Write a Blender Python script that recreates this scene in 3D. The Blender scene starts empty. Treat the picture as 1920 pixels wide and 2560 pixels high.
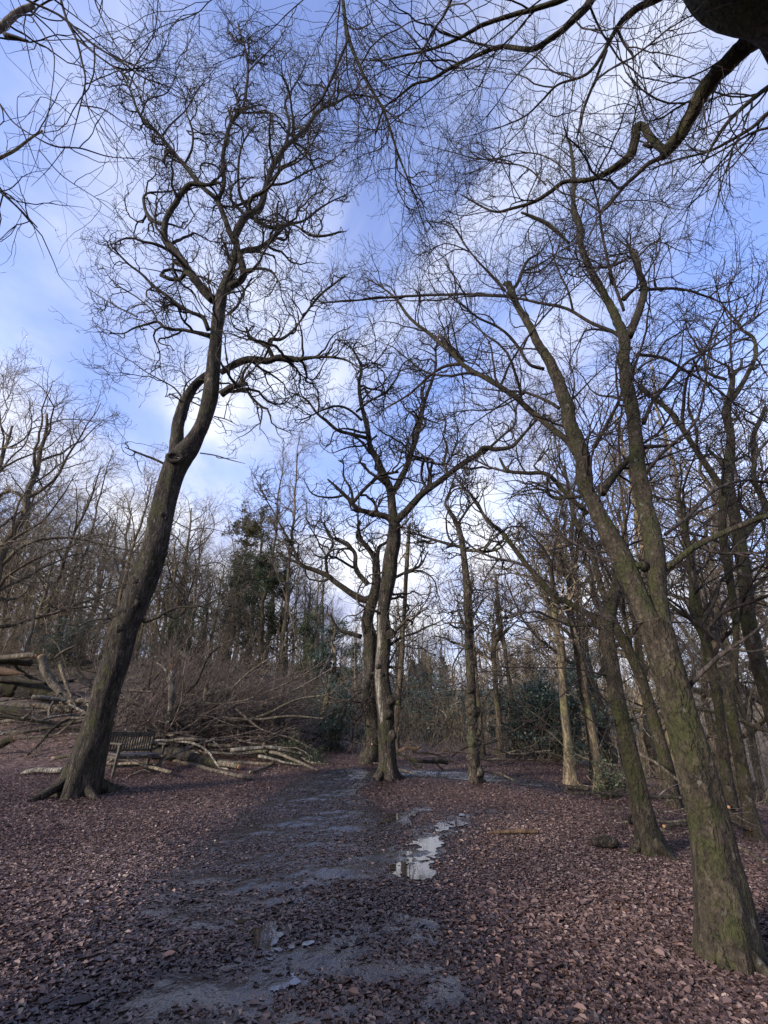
import bpy, math
import numpy as np

# ------------------------------------------------------------------ camera, sky, sun, exposure
S = bpy.context.scene
C = S.collection
RAD = math.radians
PITCH, F, CAMZ = RAD(22.0), 1138.0, 1.6
cd = bpy.data.cameras.new("camera")
cam = bpy.data.objects.new("camera", cd)
C.objects.link(cam)
cd.sensor_fit = 'VERTICAL'
cd.sensor_height = 36.0
cd.lens = F / 2560.0 * 36.0
cd.clip_start, cd.clip_end = 0.05, 3000
cam.location = (0, 0, CAMZ)
cam.rotation_euler = (RAD(90) + PITCH, 0, 0)
S.camera = cam

SUN_EL, SUN_AZ = RAD(21), RAD(236)          # azimuth clockwise from +Y: low sun, left and a little behind
W = bpy.data.worlds.new("World")
S.world = W
W.use_nodes = True
nt = W.node_tree
nt.nodes.clear()
def nn(tree, t, **kw):
    n = tree.nodes.new(t)
    for k, v in kw.items():
        if k in n.inputs.keys() if isinstance(k, str) else False:
            n.inputs[k].default_value = v
        else:
            setattr(n, k, v)
    return n
sky = nn(nt, 'ShaderNodeTexSky', sky_type='NISHITA', sun_disc=False, sun_elevation=SUN_EL, sun_rotation=SUN_AZ)
sky.air_density, sky.dust_density, sky.ozone_density = 1.0, 0.6, 2.0
tc = nn(nt, 'ShaderNodeTexCoord')
sep = nn(nt, 'ShaderNodeSeparateXYZ')
nt.links.new(tc.outputs['Generated'], sep.inputs[0])
def wmath(op, a, b=None, clamp=False):
    m = nt.nodes.new('ShaderNodeMath'); m.operation = op; m.use_clamp = clamp
    for i, s in enumerate((a, b)):
        if s is None: continue
        if isinstance(s, (int, float)): m.inputs[i].default_value = s
        else: nt.links.new(s, m.inputs[i])
    return m.outputs[0]
zz = wmath('ADD', wmath('MAXIMUM', sep.outputs[2], 0.0), 0.22)
comb = nn(nt, 'ShaderNodeCombineXYZ')
nt.links.new(wmath('DIVIDE', sep.outputs[0], zz), comb.inputs[0])
nt.links.new(wmath('DIVIDE', sep.outputs[1], zz), comb.inputs[1])
mp = nn(nt, 'ShaderNodeMapping')
mp.inputs['Location'].default_value = (3.1, 1.7, 0.4); mp.inputs['Rotation'].default_value = (0, 0, .5); mp.inputs['Scale'].default_value = (1.1, .62, 1)
nt.links.new(comb.outputs[0], mp.inputs[0])
n1 = nn(nt, 'ShaderNodeTexNoise'); n1.inputs['Scale'].default_value = 1.15; n1.inputs['Detail'].default_value = 7; n1.inputs['Roughness'].default_value = 0.55; n1.inputs['Distortion'].default_value = 0.5
nt.links.new(mp.outputs[0], n1.inputs['Vector'])
n2 = nn(nt, 'ShaderNodeTexNoise'); n2.inputs['Scale'].default_value = 0.45; n2.inputs['Detail'].default_value = 2
nt.links.new(mp.outputs[0], n2.inputs['Vector'])
cov = wmath('ADD', n1.outputs[0], wmath('MULTIPLY', wmath('SUBTRACT', n2.outputs[0], 0.5), 0.7))
ramp = nn(nt, 'ShaderNodeValToRGB')
ramp.color_ramp.interpolation = 'EASE'
ramp.color_ramp.elements[0].position = 0.37; ramp.color_ramp.elements[0].color = (0.10, 0.10, 0.10, 1)
ramp.color_ramp.elements[1].position = 0.585; ramp.color_ramp.elements[1].color = (0.92, 0.92, 0.92, 1)
nt.links.new(cov, ramp.inputs[0])
low = wmath('MULTIPLY', wmath('SUBTRACT', 0.60, sep.outputs[2]), 1.25, True)   # cloud bank towards the horizon
cmask = wmath('ADD', ramp.outputs[0], low, True)
tint = nn(nt, 'ShaderNodeMix', data_type='RGBA', blend_type='MULTIPLY')
tint.inputs[0].default_value = 1.0
SKYTINT = (1.9, 1.85, 2.5, 1)
tint.inputs[7].default_value = SKYTINT
nt.links.new(sky.outputs[0], tint.inputs[6])
mixc = nn(nt, 'ShaderNodeMix', data_type='RGBA')
nt.links.new(cmask, mixc.inputs[0])
nt.links.new(tint.outputs[2], mixc.inputs[6])
CLOUD = (6.8, 7.0, 7.7, 1)
shade = nn(nt, 'ShaderNodeMix', data_type='RGBA')
n3 = nn(nt, 'ShaderNodeTexNoise'); n3.inputs['Scale'].default_value = 2.3; n3.inputs['Detail'].default_value = 6
nt.links.new(mp.outputs[0], n3.inputs['Vector'])
nt.links.new(wmath('MULTIPLY', wmath('SUBTRACT', n3.outputs[0], 0.36), 3.6, True), shade.inputs[0])
shade.inputs[6].default_value = (3.4, 3.8, 5.6, 1); shade.inputs[7].default_value = CLOUD
nt.links.new(shade.outputs[2], mixc.inputs[7])
bg = nn(nt, 'ShaderNodeBackground')
bg.inputs[1].default_value = 0.10
nt.links.new(mixc.outputs[2], bg.inputs[0])
wo = nn(nt, 'ShaderNodeOutputWorld')
nt.links.new(bg.outputs[0], wo.inputs[0])

sd = bpy.data.lights.new("sun", 'SUN')
sd.energy, sd.angle, sd.color = 3.6, RAD(9), (1.0, 0.93, 0.84)
sun = bpy.data.objects.new("sun", sd)
C.objects.link(sun)
sun.rotation_euler = (RAD(90) - SUN_EL, 0, -SUN_AZ + math.pi)   # light travels from the sun's side
S.view_settings.view_transform = 'Standard'
S.view_settings.look = 'None'
S.view_settings.exposure = 0.84
S.view_settings.gamma = 1.0

# ------------------------------------------------------------------ helpers
RNG = np.random.default_rng(7)
SP, CP = math.sin(PITCH), math.cos(PITCH)

def vnoise(x, y, f, seed=0):
    """smooth value noise from sines"""
    r = np.random.default_rng(seed + 101)
    v = 0
    for k in range(5):
        a = r.uniform(0, 6.28); ff = f * (0.6 + 0.45 * k)
        v = v + np.sin(ff * (x * math.cos(a) + y * math.sin(a)) + r.uniform(0, 6.28)) / (1 + .5 * k)
    return v / 2.2

def sstep(a, b, x):
    t = np.clip((x - a) / (b - a), 0, 1)
    return t * t * (3 - 2 * t)

def hgt(x, y):
    x = np.asarray(x, float); y = np.asarray(y, float)
    h = 0.03 * vnoise(x, y, 0.55, 3)
    # bank on the left rising behind the clearing
    line = y - (12.6 - 0.05 * (x + 8)) - np.maximum(0, x + 3.0) * 1.6
    bank = sstep(0, 14, line) * 2.8 + np.clip(line, 0, 40) * 0.045
    h = h + bank * sstep(.15, -.35, x / (np.abs(y) + 8))
    h = h + 0.10 * sstep(-3, -9, x) * sstep(3, 12, y)
    # fall of the ground to the right, valley
    d = np.maximum(0, (x - 2.6) * 0.8 + (y - 9) * 0.10 * (x > -100))
    d = np.maximum(0, (x - 3.0) + 0.0 * y)
    fall = 0.075 * d + 0.012 * d * d
    h = h - np.minimum(fall, 6.0) * sstep(1.0, 6.0, y)
    h = h - 2.2 * sstep(17, 34, y) * sstep(-4, 8, x)
    # unseen ridge added behind and to the left to shade the clearing floor
    h = h + 12.0 * sstep(16, 44, -(x * .83 + y * .56))
    # far hillsides
    rr = np.hypot(x, y)
    h = h + 13.0 * sstep(55, 260, rr) * sstep(-0.2, 0.7, y / (rr + 1e-6))
    return h

def ray(u, v):
    xc = (u - 960.0) / F; yc = (1280.0 - v) / F
    return xc, CP - yc * SP, SP + yc * CP

def P(u, v, Y):
    u = np.asarray(u, float); v = np.asarray(v, float)
    x, y, z = ray(u, v)
    t = Y / y
    return np.stack([x * t, Y + 0 * t, CAMZ + z * t], -1), t

def hit(u, v, tmax=400):
    x, y, z = ray(u, v)
    t = 0.5
    while t < tmax:
        if CAMZ + z * t < hgt(x * t, y * t):
            lo, hi = t - max(0.02, t * .004), t
            for _ in range(20):
                m = .5 * (lo + hi)
                if CAMZ + z * m < hgt(x * m, y * m): hi = m
                else: lo = m
            t = hi
            return np.array([x * t, y * t, float(hgt(x * t, y * t))])
        t += max(0.02, t * .004)
    return np.array([x * t, y * t, CAMZ + z * t])

def norm(a):
    return a / np.maximum(np.linalg.norm(a, axis=-1, keepdims=True), 1e-9)

class Geo:
    def __init__(s): s.V = []; s.F = []; s.n = 0; s.A = []
    def add(s, V, Fq, a=None):
        if len(V) == 0: return
        s.V.append(V.reshape(-1, 3)); s.F.append(Fq.reshape(-1, Fq.shape[-1]) + s.n)
        s.A.append(np.zeros(V.size // 3) if a is None else a)
        s.n += V.size // 3
    def tubes(s, pts, rad, k=5, lump=0.0, seed=0, flare=None):
        N, n, _ = pts.shape
        if N == 0: return
        T = np.gradient(pts, axis=1); T = norm(T)
        u = np.cross(T[:, 0], np.where(np.abs(T[:, 0, 2:3]) > .9, [[1., 0, 0]], [[0, 0, 1.]]))
        U = np.empty_like(pts)
        for i in range(n):
            u = u - (u * T[:, i]).sum(-1, keepdims=True) * T[:, i]
            u = norm(u); U[:, i] = u
        Vv = np.cross(T, U)
        th = np.arange(k) * 2 * math.pi / k
        rr = np.repeat(rad[:, :, None], k, 2)
        if lump > 0:
            r = np.random.default_rng(seed)
            L = np.cumsum(np.linalg.norm(np.diff(pts, axis=1), axis=-1), 1)
            L = np.concatenate([np.zeros((N, 1)), L], 1)[:, :, None]
            ln = 0
            for q in range(9):
                ln = ln + np.sin(r.integers(1, 6) * th[None, None] + r.uniform(0.5, 7) * L / (1 + rad.mean() * 3) + r.uniform(0, 6.3)) * r.uniform(.5, 1) / 3
            rr = rr * (1 + lump * ln)
        if flare is not None:
            rr = rr * flare(th[None, None], pts[:, :, None, 2])
        ring = pts[:, :, None] + rr[..., None] * (np.cos(th)[None, None, :, None] * U[:, :, None] + np.sin(th)[None, None, :, None] * Vv[:, :, None])
        b = (np.arange(N) * n * k)[:, None, None]
        i = np.arange(n - 1)[None, :, None]; j = np.arange(k)[None, None, :]
        j2 = (j + 1) % k
        Fq = np.stack([b + i * k + j, b + i * k + j2, b + (i + 1) * k + j2, b + (i + 1) * k + j], -1)
        s.add(ring, Fq.reshape(-1, 4))
    def one(s, pts, rad, k=8, cap=True, **kw):
        pts = np.asarray(pts, float); rad = np.asarray(rad, float)
        if cap:      # close both ends softly
            d0 = norm(pts[0] - pts[1]); d1 = norm(pts[-1] - pts[-2])
            pts = np.concatenate([[pts[0] + d0 * rad[0] * .05], pts, [pts[-1] + d1 * rad[-1] * .05]])
            rad = np.concatenate([[rad[0] * .02], rad, [rad[-1] * .02]])
        s.tubes(pts[None], rad[None], k, **kw)
    def box(s, c, size, rot=None, bev=0.0):
        c = np.asarray(c, float); h = np.asarray(size, float) / 2
        sg = np.array([[-1,-1,-1],[1,-1,-1],[1,1,-1],[-1,1,-1],[-1,-1,1],[1,-1,1],[1,1,1],[-1,1,1]], float)
        V = sg * h
        if rot is not None: V = V @ np.asarray(rot).T
        s.add(V + c, np.array([[0,3,2,1],[4,5,6,7],[0,1,5,4],[1,2,6,5],[2,3,7,6],[3,0,4,7]]))
    def build(s, name, mat, parent=None, smooth=True, origin=None, attr=False):
        V = np.concatenate(s.V) if s.V else np.zeros((0, 3)); Fq = np.concatenate(s.F) if s.F else np.zeros((0, 4), int)
        if parent is not None and origin is None: V = V - np.array(parent.location)
        if origin is not None: V = V - np.asarray(origin)
        me = bpy.data.meshes.new(name)
        m, k = Fq.shape
        me.vertices.add(len(V)); me.vertices.foreach_set('co', V.astype(np.float32).ravel())
        me.loops.add(m * k); me.loops.foreach_set('vertex_index', Fq.astype(np.int32).ravel())
        me.polygons.add(m); me.polygons.foreach_set('loop_start', (np.arange(m) * k).astype(np.int32))
        me.polygons.foreach_set('use_smooth', np.full(m, smooth))
        me.update(calc_edges=True)
        if attr:
            at = me.attributes.new('rnd', 'FLOAT', 'POINT')
            at.data.foreach_set('value', np.concatenate(s.A).astype(np.float32))
        me.materials.append(mat)
        o = bpy.data.objects.new(name, me)
        C.objects.link(o)
        if parent is not None: o.parent = parent
        elif origin is not None: o.location = origin
        return o

def tag(o, label=None, cat=None, group=None, kind=None):
    if label: o['label'] = label
    if cat: o['category'] = cat
    if group: o['group'] = group
    if kind: o['kind'] = kind
    return o

def root(name, label, cat, loc=(0, 0, 0), group=None):
    o = bpy.data.objects.new(name, None)
    C.objects.link(o)
    o.empty_display_size = .2
    o.location = tuple(float(q) for q in loc)
    return tag(o, label, cat, group)

def copy_tree(o, parent=None):
    c = o.copy(); C.objects.link(c); c.parent = parent
    for ch in list(o.children): copy_tree(ch, c)
    return c

# ------------------------------------------------------------------ materials
def mat_new(name):
    m = bpy.data.materials.new(name); m.use_nodes = True
    t = m.node_tree; b = t.nodes['Principled BSDF']
    b.inputs['Specular IOR Level'].default_value = 0.25
    return m, t, b
def noise(t, vec, scale, detail=5, rough=.6, dist=0):
    n = t.nodes.new('ShaderNodeTexNoise')
    n.inputs['Scale'].default_value = scale; n.inputs['Detail'].default_value = detail
    n.inputs['Roughness'].default_value = rough; n.inputs['Distortion'].default_value = dist
    t.links.new(vec, n.inputs['Vector'])
    return n.outputs[0]
def cramp(t, fac, stops):
    r = t.nodes.new('ShaderNodeValToRGB')
    e = r.color_ramp.elements
    while len(e) < len(stops): e.new(.5)
    for i, (p, c) in enumerate(stops):
        e[i].position = p; e[i].color = (*c, 1) if len(c) == 3 else c
    t.links.new(fac, r.inputs[0])
    return r.outputs[0]
def mixrgb(t, fac, a, b, mode='MIX'):
    m = t.nodes.new('ShaderNodeMix'); m.data_type = 'RGBA'; m.blend_type = mode
    for i, s in ((0, fac), (6, a), (7, b)):
        if isinstance(s, (int, float)): m.inputs[i].default_value = s
        elif isinstance(s, tuple): m.inputs[i].default_value = (*s, 1)
        else: t.links.new(s, m.inputs[i])
    return m.outputs[2]
def g3(v): return (v, v, v)
def mapping(t, sc, loc=(0, 0, 0), coord='Object'):
    c = t.nodes.new('ShaderNodeTexCoord'); m = t.nodes.new('ShaderNodeMapping')
    m.inputs['Scale'].default_value = sc; m.inputs['Location'].default_value = loc
    t.links.new(c.outputs[coord], m.inputs[0])
    return m.outputs[0]
def bump(t, b, h, strength, dist):
    n = t.nodes.new('ShaderNodeBump'); n.inputs['Strength'].default_value = strength; n.inputs['Distance'].default_value = dist
    t.links.new(h, n.inputs['Height']); t.links.new(n.outputs[0], b.inputs['Normal'])

def bark(name, c1, c2, moss=.0, mosscol=(.035, .045, .012), lichen=.0, stretch=.16, scale=14, rnd=.0, bstr=.8, bdist=.03, fis=.75, cdist=1.2):
    m, t, b = mat_new(name)
    v = mapping(t, (1, 1, stretch)); v2 = mapping(t, (1, 1, .7), (5, 3, 1))
    f = noise(t, v, scale, 6, .65, .6)
    fine = noise(t, v2, scale * 4, 4, .7)
    col = cramp(t, f, [(.33, c1), (.66, c2)])
    col = mixrgb(t, .8, col, cramp(t, fine, [(.32, g3(.3)), (.68, g3(1.5))]), 'MULTIPLY')
    rg = noise(t, v, scale * 1.5, 4, .6, cdist)
    crack = cramp(t, rg, [(.38, g3(1.15)), (.485, g3(.18)), (.515, g3(.18)), (.62, g3(1.15))])
    col = mixrgb(t, fis, col, crack, 'MULTIPLY')
    if moss > 0:
        mm = cramp(t, noise(t, v2, 3.4, 8, .8), [(.62 - moss * .3, g3(0)), (.70 - moss * .3, g3(1))])
        mc = cramp(t, fine, [(.3, tuple(q * .6 for q in mosscol)), (.75, tuple(q * 1.7 for q in mosscol))])
        col = mixrgb(t, mm, col, mc)
    if lichen > 0:
        ll = cramp(t, noise(t, v2, 7.5, 4, .6), [(.70 - lichen * .2, g3(0)), (.77 - lichen * .2, g3(.5))])
        col = mixrgb(t, ll, col, (.20, .20, .165))
    if rnd > 0:
        oi = t.nodes.new('ShaderNodeObjectInfo')
        col = mixrgb(t, rnd, col, cramp(t, oi.outputs['Random'], [(0, (.55, .5, .45)), (.5, (1., .95, .85)), (1, (1.5, 1.35, 1.1))]), 'MULTIPLY')
    t.links.new(col, b.inputs['Base Color'])
    b.inputs['Roughness'].default_value = .92
    if bstr:
        h = mixrgb(t, .3, mixrgb(t, .5, f, crack), fine)
        bump(t, b, h, bstr, bdist)
    return m
def leafmat(name, stops, rough=.5, spec=.3, trans=.0):
    m, t, b = mat_new(name)
    a = t.nodes.new('ShaderNodeAttribute'); a.attribute_name = 'rnd'
    t.links.new(cramp(t, a.outputs['Fac'], stops), b.inputs['Base Color'])
    b.inputs['Roughness'].default_value = rough; b.inputs['Specular IOR Level'].default_value = spec
    if trans:
        tr = t.nodes.new('ShaderNodeBsdfTranslucent'); mx = t.nodes.new('ShaderNodeMixShader'); mx.inputs[0].default_value = trans
        lk = b.inputs['Base Color'].links[0].from_socket
        t.links.new(lk, tr.inputs[0]); t.links.new(b.outputs[0], mx.inputs[1]); t.links.new(tr.outputs[0], mx.inputs[2])
        t.links.new(mx.outputs[0], t.nodes['Material Output'].inputs[0])
    return m
def plain(name, c, rough=.8, var=.35, scale=30, spec=.25):
    m, t, b = mat_new(name)
    f = noise(t, mapping(t, (1, 1, 1)), scale, 4)
    t.links.new(cramp(t, f, [(.3, tuple(q * (1 - var) for q in c)), (.7, tuple(min(1, q * (1 + var)) for q in c))]), b.inputs['Base Color'])
    b.inputs['Roughness'].default_value = rough; b.inputs['Specular IOR Level'].default_value = spec
    return m

M = {}
M['oak'] = bark('oak_bark', (.017, .013, .010), (.15, .12, .092), moss=.34, mosscol=(.045, .046, .018), scale=13, stretch=.22, bstr=1.0, bdist=.06)
M['oak_twig'] = bark('oak_twig_bark', (.03, .025, .02), (.10, .08, .06), scale=8, bstr=0)
M['beech'] = bark('beech_bark', (.020, .015, .010), (.088, .068, .046), moss=.47, mosscol=(.033, .033, .012), lichen=.34, stretch=.55, scale=9, bstr=1.0, bdist=.05, fis=.35, cdist=.2)
M['beech_twig'] = bark('beech_twig_bark', (.03, .024, .022), (.075, .058, .048), scale=8, bstr=0)
M['pale'] = bark('pale_stripped_bark', (.10, .085, .065), (.36, .32, .26), moss=.18, mosscol=(.06, .06, .03), scale=8, stretch=.18)
M['burr'] = bark('burred_bark', (.02, .016, .012), (.12, .09, .065), moss=.40, mosscol=(.045, .048, .024), lichen=.42, stretch=.6, scale=7)
M['wood'] = bark('woodland_bark', (.05, .04, .03), (.26, .21, .15), moss=.3, mosscol=(.09, .095, .04), scale=6, rnd=.75, bstr=.5)
M['wood_twig'] = bark('woodland_twig_bark', (.15, .123, .094), (.34, .285, .22), scale=5, rnd=.5, bstr=0)
M['dead'] = bark('dead_branch_bark', (.075, .062, .047), (.30, .252, .195), moss=.25, mosscol=(.07, .07, .03), scale=12, rnd=.4)
M['brush'] = bark('brushwood_bark', (.095, .073, .063), (.235, .185, .16), scale=6, bstr=0)
M['under'] = bark('undergrowth_bark', (.11, .085, .06), (.30, .235, .165), scale=5, bstr=0)
M['cut'] = plain('fresh_cut_wood', (.48, .25, .12), .8, .35, 60)
M['torn'] = bark('torn_heartwood', (.09, .055, .035), (.34, .215, .125), stretch=.12, scale=30)
M['teak'] = bark('weathered_bench_wood', (.06, .05, .038), (.17, .145, .11), stretch=.4, scale=18, bstr=.3, bdist=.004)
M['seatwood'] = bark('wet_seat_wood', (.16, .15, .16), (.27, .25, .27), stretch=1, scale=14, bstr=.2, bdist=.003)
M['seatwood'].node_tree.nodes['Principled BSDF'].inputs['Roughness'].default_value = .35
M['dryleaf'] = leafmat('dry_leaf', [(0, (.022, .012, .011)), (.25, (.056, .032, .028)), (.6, (.126, .076, .062)), (.88, (.21, .137, .112)), (1, (.32, .235, .19))], .55, .35)
M['wetleaf'] = leafmat('wet_leaf', [(0, (.012, .008, .009)), (.5, (.036, .024, .024)), (.9, (.075, .052, .048)), (1, (.12, .09, .08))], .3, .5)
M['holly'] = leafmat('evergreen_leaf', [(0, (.035, .055, .042)), (.6, (.075, .11, .085)), (1, (.14, .18, .15))], .38, .5, .3)
M['ivy'] = leafmat('ivy_leaf', [(0, (.035, .048, .026)), (.6, (.075, .095, .05)), (1, (.15, .17, .10))], .5, .35, .45)
M['pine'] = leafmat('pine_needle', [(0, (.05, .055, .03)), (.6, (.15, .14, .08)), (1, (.24, .21, .13))], .7, .2, .45)

# ground
def ground_mat():
    m, t, b = mat_new('leaf_litter')
    v = mapping(t, (1, 1, 1))
    vo = t.nodes.new('ShaderNodeTexVoronoi'); vo.inputs['Scale'].default_value = 16
    t.links.new(v, vo.inputs['Vector'])
    sp = t.nodes.new('ShaderNodeSeparateColor'); t.links.new(vo.outputs['Color'], sp.inputs[0])
    leaf = cramp(t, sp.outputs[0], [(0, (.03, .018, .016)), (.45, (.09, .052, .043)), (.8, (.16, .098, .078)), (1, (.24, .16, .125))])
    big = noise(t, v, .35, 5, .6)
    wood = cramp(t, noise(t, v, 1.7, 6, .7), [(.3, (.06, .046, .032)), (.55, (.14, .108, .072)), (.75, (.10, .10, .052))])
    g = t.nodes.new('ShaderNodeNewGeometry')
    s2 = t.nodes.new('ShaderNodeSeparateXYZ'); t.links.new(g.outputs['Position'], s2.inputs[0])
    add = t.nodes.new('ShaderNodeMath'); add.operation = 'MULTIPLY_ADD'
    t.links.new(big, add.inputs[0]); add.inputs[1].default_value = 9; t.links.new(s2.outputs[1], add.inputs[2])
    far = cramp(t, add.outputs[0], [(0, g3(0)), (1, g3(1))])
    mr = t.nodes.new('ShaderNodeMapRange'); mr.inputs[1].default_value = 20; mr.inputs[2].default_value = 27
    t.links.new(add.outputs[0], mr.inputs[0])
    col = mixrgb(t, mr.outputs[0], leaf, wood)
    t.links.new(col, b.inputs['Base Color'])
    b.inputs['Roughness'].default_value = .75
    bump(t, b, sp.outputs[1], .6, .03)
    return m
M['ground'] = ground_mat()
def mud_mat():
    m, t, b = mat_new('wet_mud')
    v = mapping(t, (1, 1, 1))
    f = noise(t, v, 3.0, 8, .65)
    t.links.new(cramp(t, f, [(.3, (.010, .009, .010)), (.6, (.024, .021, .024)), (.8, (.042, .035, .031))]), b.inputs['Base Color'])
    t.links.new(cramp(t, noise(t, v, 2.1, 6, .7), [(.35, g3(.05)), (.65, g3(.24))]), b.inputs['Roughness'])
    b.inputs['Specular IOR Level'].default_value = .8
    bump(t, b, noise(t, v, 14, 5, .55), .4, .03)
    return m
M['mud'] = mud_mat()
def water_mat():
    m, t, b = mat_new('puddle_water')
    b.inputs['Base Color'].default_value = (.03, .024, .02, 1)
    b.inputs['Roughness'].default_value = .03; b.inputs['Specular IOR Level'].default_value = 1.0
    bump(t, b, noise(t, mapping(t, (1, 1, 1)), 9, 2, .5), .05, .01)
    return m
M['water'] = water_mat()

# ------------------------------------------------------------------ ground, path, puddles
xs = np.concatenate([-np.geomspace(600, 16, 40)[:-1], np.arange(-16, 16.01, .2), np.geomspace(16, 600, 40)[1:]])
ys = np.concatenate([-np.geomspace(300, 3, 22)[:-1], np.arange(-3, 26.01, .2), np.geomspace(26, 900, 50)[1:]])
def sheet(xs, ys, dz=0.0, zf=None):
    X, Y = np.meshgrid(xs, ys, indexing='ij')
    Z = (hgt(X, Y) if zf is None else zf(X, Y)) + dz
    V = np.stack([X, Y, Z], -1).reshape(-1, 3)
    ny = len(ys)
    i = np.arange(len(xs) - 1)[:, None]; j = np.arange(ny - 1)[None]
    Fq = np.stack([i * ny + j, (i + 1) * ny + j, (i + 1) * ny + j + 1, i * ny + j + 1], -1).reshape(-1, 4)
    return V, Fq
g = Geo(); g.add(*sheet(xs, ys))
tag(g.build('ground', M['ground']), 'ground strewn with fallen brown leaves around the clearing', kind='structure')

rows = [(2700, -20, 1290), (2560, 80, 1260), (2400, 220, 1170), (2200, 390, 1055), (2100, 530, 1000), (2050, 600, 955), (1990, 690, 905), (1955, 735, 915)]
PATHC = []
for v_, l_, r_ in rows:
    a, b_ = hit(l_, v_), hit(r_, v_); PATHC.append((.5 * (a[0] + b_[0]), a[1], .5 * (b_[0] - a[0])))
for u_, v_, w_ in ((890, 1937, .75), (1010, 1932, .5), (1110, 1938, .42), (1250, 1950, .38), (1400, 1975, .35)):
    a = hit(u_, v_); PATHC.append((a[0], a[1], w_))
RUT = []
for u_, v_, w_ in ((985, 2260, .25), (1040, 2160, .24), (1090, 2090, .2), (1160, 2045, .14), (1230, 2030, .06)):
    a = hit(u_, v_); RUT.append((a[0], a[1], w_))
RUT2 = []
for u_, v_, w_ in ((880, 2130, .22), (960, 2065, .18), (1040, 2030, .1)):
    a = hit(u_, v_); RUT2.append((a[0], a[1], w_))
def capdist(x, y, line):
    """signed inside-ness (metres, positive inside) of a line with varying half width"""
    best = np.full(np.shape(x), -99.)
    for (x0, y0, w0), (x1, y1, w1) in zip(line[:-1], line[1:]):
        dx, dy = x1 - x0, y1 - y0
        tt = np.clip(((x - x0) * dx + (y - y0) * dy) / (dx * dx + dy * dy + 1e-9), 0, 1)
        d = np.hypot(x - x0 - tt * dx, y - y0 - tt * dy)
        best = np.maximum(best, w0 + tt * (w1 - w0) - d)
    return best
def pathness(x, y):
    d = np.maximum(capdist(x, y, PATHC), np.maximum(capdist(x, y, RUT), capdist(x, y, RUT2)))
    return d + .13 * vnoise(x, y, 4.5, 9) + .07 * vnoise(x, y, 13, 12)
def masked_sheet(name, mat, x0, x1, y0, y1, step, maskf, dz, zf=None):
    xs_, ys_ = np.arange(x0, x1, step), np.arange(y0, y1, step)
    V, Fq = sheet(xs_, ys_, dz, zf)
    cen = V[Fq].mean(1)
    Fq = Fq[maskf(cen[:, 0], cen[:, 1]) > 0]
    used = np.unique(Fq)
    rm = np.full(len(V), -1); rm[used] = np.arange(len(used))
    V = V[used]; Fq = rm[Fq]
    gg = Geo(); gg.add(V, Fq)
    return gg.build(name, mat)
def mudz(x, y):
    return hgt(x, y) + .012 + (.012 * vnoise(x, y, 6, 21) + .008 * vnoise(x, y, 15, 22) + .005 * vnoise(x, y, 34, 23)) * np.clip(pathness(x, y) * 6, 0, 1)
tag(masked_sheet('path', M['mud'], -3.5, 7, .8, 13.5, .033, pathness, .008, mudz), 'wet muddy path through the clearing', kind='structure')
def puddle(px, w0, label):
    line = []
    for (u_, v_), w_ in zip(px, w0):
        a = hit(u_, v_); line.append((a[0], a[1], w_))
    A = np.array(line)
    f = lambda x, y: capdist(x, y, line) + .13 * vnoise(x, y, 13, 31) + .13 * vnoise(x, y, 31, 32) + .02
    m_ = A[:, 2].max() + .3
    o = masked_sheet('puddle', M['water'], A[:, 0].min() - m_, A[:, 0].max() + m_, A[:, 1].min() - m_, A[:, 1].max() + m_, .011, f, .030)
    tag(o, label, kind='structure')
    return line
PUD = [puddle([(1030, 2200), (1045, 2150), (1075, 2105)], [.08, .10, .06], 'bright puddle in the tyre rut right of the path'),
       puddle([(1110, 2080), (1155, 2050)], [.05, .04], 'narrow strip of water at the far end of the rut'),
       puddle([(960, 2060), (1000, 2045)], [.03, .02], 'faint wet streak beside the far bend of the path'),
       puddle([(640, 2330), (680, 2420), (690, 2470)], [.03, .04, .01], 'small bright puddle among wet leaves near the bottom edge')]
def pudness(x, y):
    r = np.full(np.shape(x), -9.)
    for l in PUD: r = np.maximum(r, capdist(x, y, l))
    return r

# ---- fallen leaves
def leaf_template(curl, fold):
    """ten-vertex leaf as four quads: tip and stem tapered, folded on the midrib"""
    ys_ = np.array([-.5, -.22, .18, .5]); ws = np.array([.07, .31, .33, .06])
    L = np.stack([-ws, ys_, np.full(4, fold) * ws * 2 + curl * ys_ ** 2], -1)
    Mv = np.stack([0 * ys_, ys_, curl * ys_ ** 2], -1)
    Rr = np.stack([ws, ys_, np.full(4, fold) * ws * 2 + curl * ys_ ** 2], -1)
    V = np.concatenate([L, Mv, Rr])
    Fq = []
    for i in range(3):
        Fq.append([i, 4 + i, 5 + i, 1 + i]); Fq.append([4 + i, 8 + i, 9 + i, 5 + i])
    return V, np.array(Fq)
def leaf_simple(curl, fold):
    V = np.array([[0, -.5, curl * .2], [-.3, -.02, fold * .5], [0, .5, curl * .2], [.3, .02, fold * .5], [0, .0, 0]])
    return V, np.array([[0, 4, 2, 1], [0, 3, 2, 4]])
def rotmats(yaw, tilt, taz):
    cz, sz = np.cos(yaw), np.sin(yaw)
    Rz = np.zeros((len(yaw), 3, 3)); Rz[:, 0, 0] = cz; Rz[:, 0, 1] = -sz; Rz[:, 1, 0] = sz; Rz[:, 1, 1] = cz; Rz[:, 2, 2] = 1
    ax = np.stack([np.cos(taz), np.sin(taz), 0 * taz], -1)
    K = np.zeros((len(yaw), 3, 3)); K[:, 0, 2] = ax[:, 1]; K[:, 2, 0] = -ax[:, 1]; K[:, 1, 2] = -ax[:, 0]; K[:, 2, 1] = ax[:, 0]
    s_, c_ = np.sin(tilt)[:, None, None], np.cos(tilt)[:, None, None]
    Rt = np.eye(3)[None] + s_ * K + (1 - c_) * (K @ K)
    return Rt @ Rz
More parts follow.
